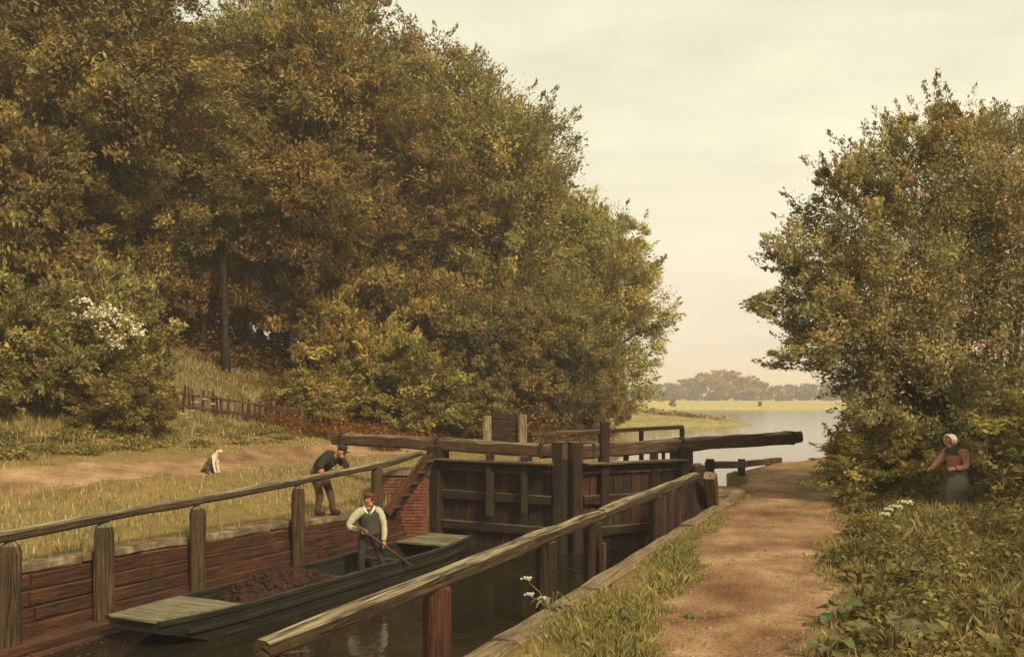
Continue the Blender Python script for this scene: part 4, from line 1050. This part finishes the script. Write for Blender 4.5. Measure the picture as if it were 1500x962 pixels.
def broad_plant(X, Y, h, size, nleaf, colr, label, seed):
    rng = random.Random(seed)
    t = empty('broad_leaved_plant', (X, Y, float(gz(X, Y))), label, 'plant')
    b = MB()
    for k in range(nleaf):
        a = k * 2.4 + rng.uniform(-.4, .4); r = rng.uniform(.12, .75) * size * 2.0; hh = h * rng.uniform(.5, 1.1)
        tip = Vector((r * math.cos(a), r * math.sin(a), hh)); b.tube([(0, 0, -.03), tuple(tip * .55 + Vector((0, 0, hh * .2))), tuple(tip)], [.009, .007, .004], 5)
        o = link('large_leaf', rng.choice(BIGLEAF), t); o.location = tip; s = size * rng.uniform(.7, 1.25); o.scale = (s, s, s)
        o.rotation_euler = (rng.uniform(-.5, .5), rng.uniform(-.55, .35), a + rng.uniform(-.5, .5)); j = rng.uniform(.8, 1.2); o.color = (colr[0] * j, colr[1] * j, colr[2] * j, 1)
    b.build('stalks', M_STALK, t)
M_STALK = plain('stalk', (0.12, 0.12, 0.04), .7)
bp = [(1310, 925, .34, .15, 8, 'largest round leaved plant low in the right foreground'), (1228, 890, .24, .12, 9, 'bluish green leafy plant at the right edge of the path'), (1370, 840, .38, .13, 9, 'round leaved plant in the brambles below the white flowers'),
      (1440, 900, .4, .15, 9, 'broad leaved plant near the right foreground edge'), (1260, 850, .28, .11, 8, 'broad leaved plant in the middle of the bank by the path'), (1210, 945, .2, .14, 8, 'broad leaved plant at the bottom edge right of the path'), (905, 905, .15, .09, 8, 'low green rosette on the verge left of the path'), (1010, 900, .06, .05, 7, 'tiny rosette of leaves in the middle of the path')]
for k, (x, y, h, s, nl_, lab) in enumerate(bp):
    Y = FPX * (CAM_Z - h * .8) / (y - HORIZON); broad_plant((x - 750) * Y / FPX, Y, h, s, nl_, (0.10, 0.125, 0.045) if k in (1, 6) else (0.15, 0.135, 0.045), lab, 50 + k)

# white umbels
def umbel_plant(name, X, Y, heads, label, seed, colr=(.66, .62, .46)):
    base = Vector((X, Y, float(gz(X, Y))))
    t = empty(name, base, label, 'flower'); b = MB(); rng = random.Random(seed)
    for (hx, hy, hz, r) in heads:
        tip = Vector((hx, hy, hz)); b.tube([(0, 0, -.02), tuple(tip * .5 + Vector((rng.uniform(-.03, .03), 0, .05))), tuple(tip)], [.008, .006, .004], 5)
        for k in range(7):
            a = k * .9; q = tip + Vector((r * .7 * math.cos(a), r * .7 * math.sin(a), .03)); b.tube([tuple(tip + Vector((0, 0, -.02))), tuple(q)], [.003, .002], 4)
        o = blossom('flower_head', [base + tip + Vector((0, 0, .03))], '', colr, r=(r * .55, r * .14), sz=.03, n=90); o['kind'] = 'stuff'; child(o, t)
    for k in range(9):
        a = rng.uniform(0, 6.28); q = Vector((.13 * math.cos(a), .13 * math.sin(a), rng.uniform(.05, .2)))
        b.tube([(0, 0, 0), tuple(q)], [.006, .003], 4)
        o = link('leaf', rng.choice(BIGLEAF), t); o.location = q; o.scale = (.09, .06, .09); o.rotation_euler = (rng.uniform(-.5, .5), rng.uniform(-.2, .5), a); o.color = (.22, .22, .09, 1)
    b.build('stalks', M_STALK, t)
p = px(808, 897, 10.4); umbel_plant('white_umbel', p.x, p.y, [(-.24, 0, .17, .035), (-.27, .02, .34, .04), (-.1, .05, .12, .03)], 'spindly white flower leaning over the lock edge', 3)
Yf = 13.6; p = px(1318, 800, Yf); umbel_plant('white_umbel', p.x, p.y, [(-.24, -.05, .62, .06), (-.06, 0, .72, .08), (.08, .02, .78, .09), (-.16, 0, .68, .05)], 'cluster of white flowers standing in the right bank', 5)
p = px(315, 655, 26.5); umbel_plant('white_umbel', p.x - 1.6, p.y + 2.0, [(0, 0, .4, .08), (.3, 0, .5, .07), (.15, .1, .3, .08)], 'pale flowers at the back of the far towpath', 6)
p = px(300, 620, 29.5); umbel_plant('white_umbel', p.x, p.y, [(-.2, -.2, .75, .08), (.05, -.2, .85, .08), (.3, -.2, .7, .07)], 'white flowers in front of the picket fence', 7)

# ------------------------------------------------------------------ people and the dog
def skin_mesh(name, J, E, mats, faces_mat=None, levels=2, root=None):
    names = list(J); idx = {n_: i for i, n_ in enumerate(names)}
    me = bpy.data.meshes.new(name + '_cage'); me.from_pydata([tuple(J[n_][0]) for n_ in names], [(idx[a], idx[b_]) for a, b_ in E], [])
    ob = bpy.data.objects.new(name + '_cage', me); COL.objects.link(ob)
    md = ob.modifiers.new('skin', 'SKIN'); md.use_smooth_shade = True; md.branch_smoothing = .4
    sv = me.skin_vertices[0].data
    for n_, i in idx.items():
        r = J[n_][1]; sv[i].radius = r if isinstance(r, tuple) else (r, r); sv[i].use_root = (n_ == (root or names[0]))
    s = ob.modifiers.new('sub', 'SUBSURF'); s.levels = s.render_levels = levels
    dg = bpy.context.evaluated_depsgraph_get(); dg.update()
    out = bpy.data.meshes.new_from_object(ob.evaluated_get(dg))
    bpy.data.objects.remove(ob); out.name = name
    out.materials.clear()
    for m in mats: out.materials.append(m)
    if faces_mat: out.polygons.foreach_set('material_index', [faces_mat(p.center) for p in out.polygons])
    return out

def join_mb(mesh, mb, matmap):
    """append an MB's faces (with material indices) to a mesh, as one mesh"""
    v = [tuple(x.co) for x in mesh.vertices]; f = [tuple(p.vertices) for p in mesh.polygons]; mi = [p.material_index for p in mesh.polygons]
    n0 = len(v); v += mb.v; f += [tuple(i + n0 for i in q) for q in mb.f]; mi += mb.m
    out = bpy.data.meshes.new(mesh.name + '_full'); out.from_pydata(v, [], f)
    for m in mesh.materials: out.materials.append(m)
    for m in matmap: out.materials.append(m)
    out.polygons.foreach_set('material_index', mi); out.polygons.foreach_set('use_smooth', [True] * len(f)); out.update()
    return out

M_SKIN = plain('skin', (0.36, 0.15, 0.08), .6, .12)
M_EYE = plain('eye_dark', (0.02, 0.015, 0.012), .4); M_LIP = plain('lips', (0.25, 0.08, 0.06), .6); M_HAIR = plain('hair', (0.05, 0.03, 0.018), .8)
M_SHIRT = plain('linen_shirt', (0.33, 0.30, 0.20), .9, .2, 18); M_VEST = plain('dark_waistcoat', (0.042, 0.040, 0.024), .9); M_TROU = plain('dark_trousers', (0.030, 0.022, 0.018), .9)
M_CAP = plain('red_cap', (0.11, 0.028, 0.02), .9); M_BLACK = plain('black_jacket', (0.022, 0.020, 0.015), .9, .3, 14); M_BROWNT = plain('brown_trousers', (0.065, 0.042, 0.025), .9, .3, 12); M_BOOT = plain('boots', (0.02, 0.014, 0.01), .6)
M_BONNET = plain('bonnet', (0.55, 0.48, 0.36), .9); M_SALMON = plain('salmon_bodice', (0.30, 0.14, 0.105), .9, .2, 16); M_SKIRT = plain('grey_skirt', (0.075, 0.062, 0.042), .9, .3, 10); M_SHAWL = plain('dark_shawl', (0.028, 0.028, 0.03), .9)
M_NECK = plain('neckerchief', (0.55, 0.52, 0.45), .9); M_APRON = plain('sleeve_cuff', (0.30, 0.22, 0.12), .9)

def head(mb, c, f, up, s=1.0, m0=0):
    """head with brow, nose, eyes, mouth, ears: materials m0 skin, m0+1 eye, m0+2 lip, m0+3 hair"""
    f = f.normalized(); u = (up - f * up.dot(f)).normalized(); r = f.cross(u)
    R = Matrix((r, f, u)).transposed(); W = lambda x, y, z: c + R @ (Vector((x, y, z)) * s)
    mb.ellipsoid(W(0, -.005, .02), (.074 * s, .095 * s, .105 * s), R, 14, 10, m0)
    mb.ellipsoid(W(0, .03, -.055), (.055 * s, .065 * s, .062 * s), R, 12, 8, m0)
    mb.tube([W(0, .085, .03), W(0, .105, .0), W(0, .112, -.018)], [.009 * s, .014 * s, .018 * s], 6, m0)
    mb.ellipsoid(W(0, .085, .038), (.05 * s, .016 * s, .012 * s), R, 8, 6, m0)
    for sg in (-1, 1):
        mb.ellipsoid(W(.03 * sg, .082, .018), (.012 * s, .009 * s, .008 * s), R, 8, 6, m0 + 1)
        mb.ellipsoid(W(.078 * sg, -.005, .0), (.012 * s, .025 * s, .034 * s), R, 8, 6, m0)
    mb.ellipsoid(W(0, .088, -.052), (.024 * s, .012 * s, .007 * s), R, 8, 6, m0 + 2)
    mb.ellipsoid(W(0, -.028, .025), (.079 * s, .082 * s, .098 * s), R, 12, 8, m0 + 3)
    return W

def hand(mb, wrist, d, palm_n, s=1.0, m0=0, curl=.9, thumb=1):
    d = d.normalized(); n_ = (palm_n - d * palm_n.dot(d)).normalized(); r = d.cross(n_)
    R = Matrix((r, d, n_)).transposed(); W = lambda x, y, z: wrist + R @ (Vector((x, y, z)) * s)
    mb.ellipsoid(W(0, .045, 0), (.041 * s, .055 * s, .019 * s), R, 10, 7, m0)
    for k, (x, ln) in enumerate(((-.03, .068), (-.01, .078), (.011, .072), (.03, .058))):
        a1 = curl * .5; a2 = curl * 1.3
        p0 = W(x, .085, 0); p1 = W(x, .085 + ln * .5 * math.cos(a1), ln * .5 * math.sin(a1)); p2 = W(x, .085 + ln * .5 * math.cos(a1) + ln * .5 * math.cos(a2), ln * .5 * (math.sin(a1) + math.sin(a2)))
        mb.tube([p0, p1, p2], [.0095 * s, .009 * s, .007 * s], 6, m0)
    t = thumb
    mb.tube([W(-.035 * t, .025, .005), W(-.058 * t, .055, .022), W(-.05 * t, .085, .04)], [.012 * s, .0105 * s, .008 * s], 6, m0)

def inflate(J, keys, k, add=0.0):
    out = {}
    for q in keys:
        p, r = J[q]; out[q] = (p, tuple(x * k + add for x in r) if isinstance(r, tuple) else r * k + add)
    return out

BODY_E = [('pelvis', 'belly'), ('belly', 'chest'), ('chest', 'neck'), ('neck', 'skull'), ('chest', 'shR'), ('shR', 'elR'), ('elR', 'wrR'), ('chest', 'shL'), ('shL', 'elL'), ('elL', 'wrL'),
          ('pelvis', 'hipR'), ('hipR', 'knR'), ('knR', 'anR'), ('anR', 'toR'), ('pelvis', 'hipL'), ('hipL', 'knL'), ('knL', 'anL'), ('anL', 'toL')]
RAD = dict(pelvis=.128, belly=.12, chest=.132, neck=.052, skull=.05, shR=.068, elR=.043, wrR=.029, shL=.068, elL=.043, wrL=.029, hipR=.088, knR=.058, anR=.038, toR=.032, hipL=.088, knL=.058, anL=.038, toL=.032)

def person(label, base, P, face, look_up, hands, cap, clothes, name='person', skin=M_SKIN):
    t = empty(name, base, label, 'person')
    J = {k: (Vector(v), RAD[k]) for k, v in P.items()}
    J0 = dict(J); dn = (Vector(P['pelvis']) - Vector(P['belly'])).normalized()
    J0['endb'] = (Vector(P['pelvis']) + dn * .09, .02); J0['hemend'] = (Vector(P['pelvis']) + dn * .02, .02); J0['endt'] = (Vector(P['chest']).lerp(Vector(P['neck']), .9), .02); J0['ende'] = (Vector(P['chest']), .05)
    J0['hem'] = (Vector(P['belly']).lerp(Vector(P['pelvis']), .55), .105); J0['collar'] = (Vector(P['chest']).lerp(Vector(P['neck']), .55), .088)
    COV = ('pelvis', 'belly', 'chest', 'shR', 'elR', 'shL', 'elL', 'hipR', 'knR', 'hipL', 'knL')     # slimmer under the clothes
    JB = {k: (v[0], v[1] * (.78 if k in COV else .9 if k.startswith('wr') else 1.0)) for k, v in J.items()}
    me = skin_mesh('body', JB, BODY_E, [skin], root='pelvis')
    mb = MB(); W = head(mb, Vector(P['skull']), Vector(face), Vector(look_up), 1.08, 0)
    for w, d, n_, th in hands: hand(mb, Vector(P[w]), Vector(d), Vector(n_), 1.08, 0, thumb=th)
    body = join_mb(me, mb, [M_EYE, M_LIP, M_HAIR]); link('body', body, t)
    for nm, keys, edges, k, add, mat in clothes:
        gb = MB()
        for ch in keys:                                 # unbranched runs: body, both sleeves, both legs
            JJ = inflate(J0, ch, k, add); P_ = [JJ[c_][0] for c_ in ch]; R_ = [JJ[c_][1] for c_ in ch]; pts_, rad_ = [], []
            for a_ in range(len(ch) - 1):
                p0, p1, p2, p3 = P_[max(a_ - 1, 0)], P_[a_], P_[a_ + 1], P_[min(a_ + 2, len(ch) - 1)]
                for q_ in range(6):
                    u_ = q_ / 6; e_ = u_ * u_ * (3 - 2 * u_)
                    pts_.append(.5 * ((2 * p1) + (p2 - p0) * u_ + (2 * p0 - 5 * p1 + 4 * p2 - p3) * u_ ** 2 + (3 * p1 - p0 - 3 * p2 + p3) * u_ ** 3)); rad_.append(R_[a_] * (1 - e_) + R_[a_ + 1] * e_)
            pts_.append(P_[-1]); rad_.append(R_[-1])
            gb.rings(pts_, lambda i_: [(rad_[i_] * math.cos(2 * math.pi * q_ / 18), rad_[i_] * math.sin(2 * math.pi * q_ / 18)) for q_ in range(18)], smooth=True, up=Vector((.2, .97, .1)))
        cm = gb.mesh(nm, mat)
        if nm != 'boot':
            co = np.empty(len(cm.vertices) * 3); cm.vertices.foreach_get('co', co); co = co.reshape(-1, 3); no = np.array([v_.normal for v_ in cm.vertices])
            fold = np.sin(co[:, 2] * 62 + 4 * np.sin(co[:, 0] * 23) + 3 * np.sin(co[:, 1] * 19)) * .5 + np.sin(co[:, 0] * 47 + co[:, 2] * 21 + 2 * np.sin(co[:, 1] * 31)) * .5
            no = no / (np.linalg.norm(no, axis=1, keepdims=True) + 1e-9)
            cm.vertices.foreach_set('co', (co + no * (fold * .010)[:, None]).ravel()); cm.update()
        link(nm, cm, t)
    cap(t, W, P, J)
    return t

def flat_cap(mat):
    def f(t, W, P, J):
        b = MB(); c = W(0, -.02, .085); top = W(0, -.02, .2)
        u = (top - c).normalized(); fr = (W(0, .1, .085) - W(0, 0, .085)).normalized(); R = Matrix((fr.cross(u), fr, u)).transposed()
        b.ellipsoid(W(0, -.018, .10), (.105, .125, .055), R, 14, 8); b.ellipsoid(W(0, -.01, .065), (.089, .108, .04), R, 14, 6)
        c_ = b.build('cap', mat, t)
        b = MB(); b.ellipsoid(W(0, .125, .062), (.065, .055, .012), R, 12, 6); b.build('peak', mat, c_)
    return f

SLR, SLL = ['wrR', 'elR', 'shR', 'ende'], ['wrL', 'elL', 'shL', 'ende']
TRUNK = ['endb', 'pelvis', 'belly', 'chest', 'collar', 'endt']; SHORT = ['hemend', 'hem', 'belly', 'chest', 'collar', 'endt']
LEGR, LEGL = ['anR', 'knR', 'hipR', 'pelvis'], ['anL', 'knL', 'hipL', 'pelvis']; WAIST = ['endb', 'pelvis', 'belly', 'ende']
BOOTS = [('boot', [['anR', 'toR']], None, 1.5, .014, M_BOOT), ('boot', [['anL', 'toL']], None, 1.5, .014, M_BOOT)]

# boatman
BP = px(541, 700, 17.9); base = Vector((BP.x, BP.y, -1.055))
Pb = dict(pelvis=(.02, 0, .88), belly=(.0, 0, 1.04), chest=(-.01, 0, 1.24), neck=(-.01, 0, 1.40), skull=(.0, -.01, 1.53),
          shR=(-.16, -.10, 1.32), elR=(-.37, -.2, 1.06), wrR=(-.11, -.3, 1.0), shL=(.16, .10, 1.31), elL=(.29, .02, 1.03), wrL=(.31, -.17, .76),
          hipR=(-.08, -.04, .82), knR=(-.14, -.12, .45), anR=(-.15, -.04, .08), toR=(-.06, -.17, .035), hipL=(.11, .05, .82), knL=(.22, -.02, .45), anL=(.30, .08, .08), toL=(.42, -.02, .035))
t = person('man in a red cap and pale shirt sleeves standing in the punt', base, Pb, (.8, -.6, -.08), (0, 0, 1),
           [('wrR', (.9, -.2, -.3), (-.3, .4, -.8), 1), ('wrL', (.25, -.55, -.75), (-.6, .3, -.4), -1)], flat_cap(M_CAP),
           [('shirt', [TRUNK, SLR, SLL], None, 1.16, .012, M_SHIRT), ('waistcoat', [TRUNK], None, 1.42, .020, M_VEST), ('trousers', [LEGR, LEGL, WAIST], None, 1.2, .010, M_TROU)] + BOOTS)
t.scale = (.95, .95, .95)
b = MB(); b.tube([(-.10, -.03, 1.42), (-.07, -.14, 1.35), (.02, -.17, 1.27)], [.022, .026, .012], 6); b.tube([(.10, .0, 1.42), (.09, -.12, 1.35), (.03, -.17, 1.27)], [.022, .024, .012], 6); b.build('neckerchief', M_NECK, t)
h1 = base + Vector((-.02, -.335, .955)) * .95; h2 = base + Vector((.335, -.235, .67)) * .95; dv = (h2 - h1).normalized()
pole = MB().tube([h1 - dv * .25, h1, h2, h2 + dv * .62], [.02, .022, .022, .024], 7)
tag(pole.build('boat_pole', M_BEAM), 'short wooden pole held across the boatman with both hands', 'pole')

# leaning man: n towards the lock, tt along the rail
nv, tv = Vector((.915, -.40, 0)), Vector((.40, .915, 0))
def q(n_, a, z): v = nv * n_ + tv * a; return (v.x, v.y, z)
Ym = y_at(478, .44, -12.62); base = Vector((.44 * Ym - 12.62, Ym, 0)); base = base - nv * 0.02; base.z = copz(Ym) + .055
Pl = dict(pelvis=q(-.16, 0, .90), belly=q(-.08, 0, 1.05), chest=q(.13, 0, 1.20), neck=q(.29, 0, 1.27), skull=q(.41, -.01, 1.33),
          shR=q(.15, -.20, 1.20), elR=q(.16, -.42, 1.06), wrR=q(.30, -.56, 1.015), shL=q(.19, .18, 1.19), elL=q(.32, .28, 1.03), wrL=q(.36, .04, 1.025),
          hipR=q(-.18, -.10, .85), knR=q(-.06, -.13, .46), anR=q(-.10, -.15, .08), toR=q(.05, -.17, .035), hipL=q(-.18, .10, .85), knL=q(.02, .14, .47), anL=q(.06, .18, .08), toL=q(.2, .19, .035))
t = person('man in a black jacket and cap leaning over the far rail', base, Pl, q(.9, -.25, -.35), q(.2, 0, 1),
           [('wrR', q(.5, -.7, -.15), (0, 0, -1), 1), ('wrL', q(.15, -.9, -.05), (0, 0, -1), -1)], flat_cap(M_BLACK),
           [('jacket', [SHORT, SLR, SLL], None, 1.26, .014, M_BLACK), ('trousers', [LEGR, LEGL, WAIST], None, 1.18, .010, M_BROWNT)] + BOOTS)

# woman
Yw = 18.2; base = Vector(((1399 - 750) * Yw / FPX, Yw, 0)); base.z = float(gz(base.x, base.y))
Pw = dict(pelvis=(.02, 0, .86), belly=(.0, 0, 1.0), chest=(-.01, 0, 1.17), neck=(-.06, -.01, 1.33), skull=(-.10, -.03, 1.45),
          shR=(-.09, .13, 1.26), elR=(-.28, .05, 1.10), wrR=(-.46, -.06, .97), shL=(.09, -.14, 1.25), elL=(.10, -.24, 1.02), wrL=(-.12, -.28, .97),
          hipR=(-.03, .08, .80), knR=(-.04, .09, .44), anR=(-.02, .09, .08), toR=(-.13, .05, .035), hipL=(.05, -.08, .80), knL=(.04, -.09, .44), anL=(.06, -.08, .08), toL=(-.05, -.13, .035))
def woman_cap(t, W, P, J):
    b = MB(); c = W(0, -.03, .03); fr = (W(0, .1, .03) - W(0, 0, .03)).normalized(); u = (W(0, 0, .1) - W(0, 0, 0)).normalized(); R = Matrix((fr.cross(u), fr, u)).transposed()
    b.ellipsoid(W(0, -.035, .035), (.098, .105, .115), R, 14, 9)
    pts = [W(.088 * math.cos(a), .045 + .02 * math.sin(a), .02 + .118 * math.sin(a)) for a in np.linspace(-.5, math.pi + .5, 11)]
    b.tube([tuple(p_) for p_ in pts], [.02] * 11, 6); b.build('bonnet', M_BONNET, t)
    # skirt with folds
    s = MB(); n = 34; zs = [.96, .88, .7, .5, .3, .12, .03]; rr_ = [.15, .20, .25, .29, .33, .36, .375]; 
    for z_, r in zip(zs, rr_):
        for k in range(n):
            a = 2 * math.pi * k / n; f_ = 1 + (.07 * math.sin(9 * a) + .03 * math.sin(17 * a + 1)) * (1 - z_); s.v.append((.02 + r * f_ * math.cos(a), r * f_ * .9 * math.sin(a), z_))
    for j in range(len(zs) - 1):
        for k in range(n): s.face((j * n + k, (j + 1) * n + k, (j + 1) * n + (k + 1) % n, j * n + (k + 1) % n), None, 0, True)
    s.build('skirt', M_SKIRT, t)
    h = MB(); n = 22; zs = [1.39, 1.35, 1.31, 1.27]; rx_ = [.07, .10, .14, .165]; ry_ = [.07, .09, .12, .14]
    for z_, a_, b_ in zip(zs, rx_, ry_):
        for k in range(n):
            a = 2 * math.pi * k / n; h.v.append((-.03 + a_ * math.cos(a), -.01 + b_ * math.sin(a), z_ - .06 * max(0, -math.sin(a)) * (z_ < 1.28)))
    for j in range(3):
        for k in range(n): h.face((j * n + k, (j + 1) * n + k, (j + 1) * n + (k + 1) % n, j * n + (k + 1) % n), None, 0, True)
    h.build('shawl', M_SHAWL, t)
person('woman in a white bonnet and salmon bodice standing in the brambles', base, Pw, (-.9, -.42, -.1), (0, 0, 1),
       [('wrR', (-.8, -.4, -.1), (0, -.3, -.9), -1), ('wrL', (-.9, -.1, 0), (0, .5, -.8), 1)], woman_cap,
       [('bodice', [TRUNK, SLR, SLL], None, 1.14, .012, M_SALMON)] + BOOTS)

# dog
def dog():
    Y = 22.6
    for _ in range(30):
        X = (311 - 750) * Y / FPX; z = float(gz(X, Y)); Y += (FPX * (CAM_Z - z) / (694 - HORIZON) - Y) * .3
    t = empty('dog', (X, Y, z + .01), 'small white and brown dog sitting on the far towpath', 'dog', rz=-.25)
    S = 1.0
    J = dict(rump=((-.17, 0, .13), (.105, .10)), loin=((-.09, 0, .24), (.10, .095)), chest=((.05, 0, .36), (.10, .10)), neck=((.10, 0, .47), .062), head=((.145, 0, .555), .066), brow=((.19, 0, .555), .05), muz=((.25, 0, .53), .033), nose=((.285, 0, .525), .022),
             shR=((.08, -.07, .32), .045), elR=((.085, -.075, .2), .032), wrR=((.12, -.075, .07), .023), paR=((.155, -.075, .022), .024), shL=((.08, .07, .32), .045), elL=((.085, .075, .2), .032), wrL=((.12, .075, .07), .023), paL=((.155, .075, .022), .024),
             thR=((-.13, -.095, .13), .075), knR=((.0, -.12, .15), .05), hkR=((-.10, -.12, .045), .026), ftR=((.03, -.12, .022), .025), thL=((-.13, .095, .13), .075), knL=((.0, .12, .15), .05), hkL=((-.10, .12, .045), .026), ftL=((.03, .12, .022), .025),
             t1=((-.26, 0, .07), .032), t2=((-.35, .03, .035), .02), t3=((-.43, .08, .035), .01))
    J = {k: (Vector(v[0]) * S, v[1]) for k, v in J.items()}
    E = [('rump', 'loin'), ('loin', 'chest'), ('chest', 'neck'), ('neck', 'head'), ('head', 'brow'), ('brow', 'muz'), ('muz', 'nose'), ('chest', 'shR'), ('shR', 'elR'), ('elR', 'wrR'), ('wrR', 'paR'), ('chest', 'shL'), ('shL', 'elL'), ('elL', 'wrL'), ('wrL', 'paL'),
         ('rump', 'thR'), ('thR', 'knR'), ('knR', 'hkR'), ('hkR', 'ftR'), ('rump', 'thL'), ('thL', 'knL'), ('knL', 'hkL'), ('hkL', 'ftL'), ('rump', 't1'), ('t1', 't2'), ('t2', 't3')]
    MW, MG, MBr, MN = plain('dog_white', (0.52, 0.45, 0.32), .9), plain('dog_grey', (0.075, 0.06, 0.042), .95), plain('dog_brown', (0.12, 0.075, 0.04), .9), plain('dog_nose', (0.02, .016, .015), .4)
    def fm(c):
        if c.x > .28 and c.z > .48: return 3
        if c.z > .57 and c.x < .21: return 2
        if c.z > .40 or (c.x > .06 and c.z < .42): return 0
        if c.x > .02 and c.z < .06: return 0
        return 1
    me = skin_mesh('body', J, E, [MW, MG, MBr, MN], fm, root='rump'); mb = MB()
    for sg in (-1, 1):
        mb.tube([(.12, .045 * sg, .60), (.12, .075 * sg, .585), (.135, .085 * sg, .53)], [.028, .026, .008], 6, 2)
        mb.ellipsoid((.20, .035 * sg, .575), (.010, .008, .010), None, 8, 6, 3)
    full = join_mb(me, mb, []); link('body', full, t)
dog()

# ------------------------------------------------------------------ haze over the far meadow
def haze():
    x0, x1, y0, y1, z0, z1 = -2700, 2900, -60, 2500, -4.0, 40
    V = [(x, y, z) for x in (x0, x1) for y in (y0, y1) for z in (z0, z1)]
    F = [(0, 1, 3, 2), (4, 6, 7, 5), (0, 4, 5, 1), (2, 3, 7, 6), (0, 2, 6, 4), (1, 5, 7, 3)]
    me = bpy.data.meshes.new('haze'); me.from_pydata(V, [], F)
    m, nt, n, l, out = new_mat('evening_haze')
    v = n.new('ShaderNodeVolumePrincipled'); v.inputs['Color'].default_value = (0.93, 0.87, 0.85, 1); v.inputs['Density'].default_value = HAZE; v.inputs['Anisotropy'].default_value = 0.2
    l.new(v.outputs[0], out.inputs['Volume']); me.materials.append(m)
    tag(link('haze', me), 'thin warm evening haze over the river and meadow', kind='stuff')
HAZE = 0.0012
haze()
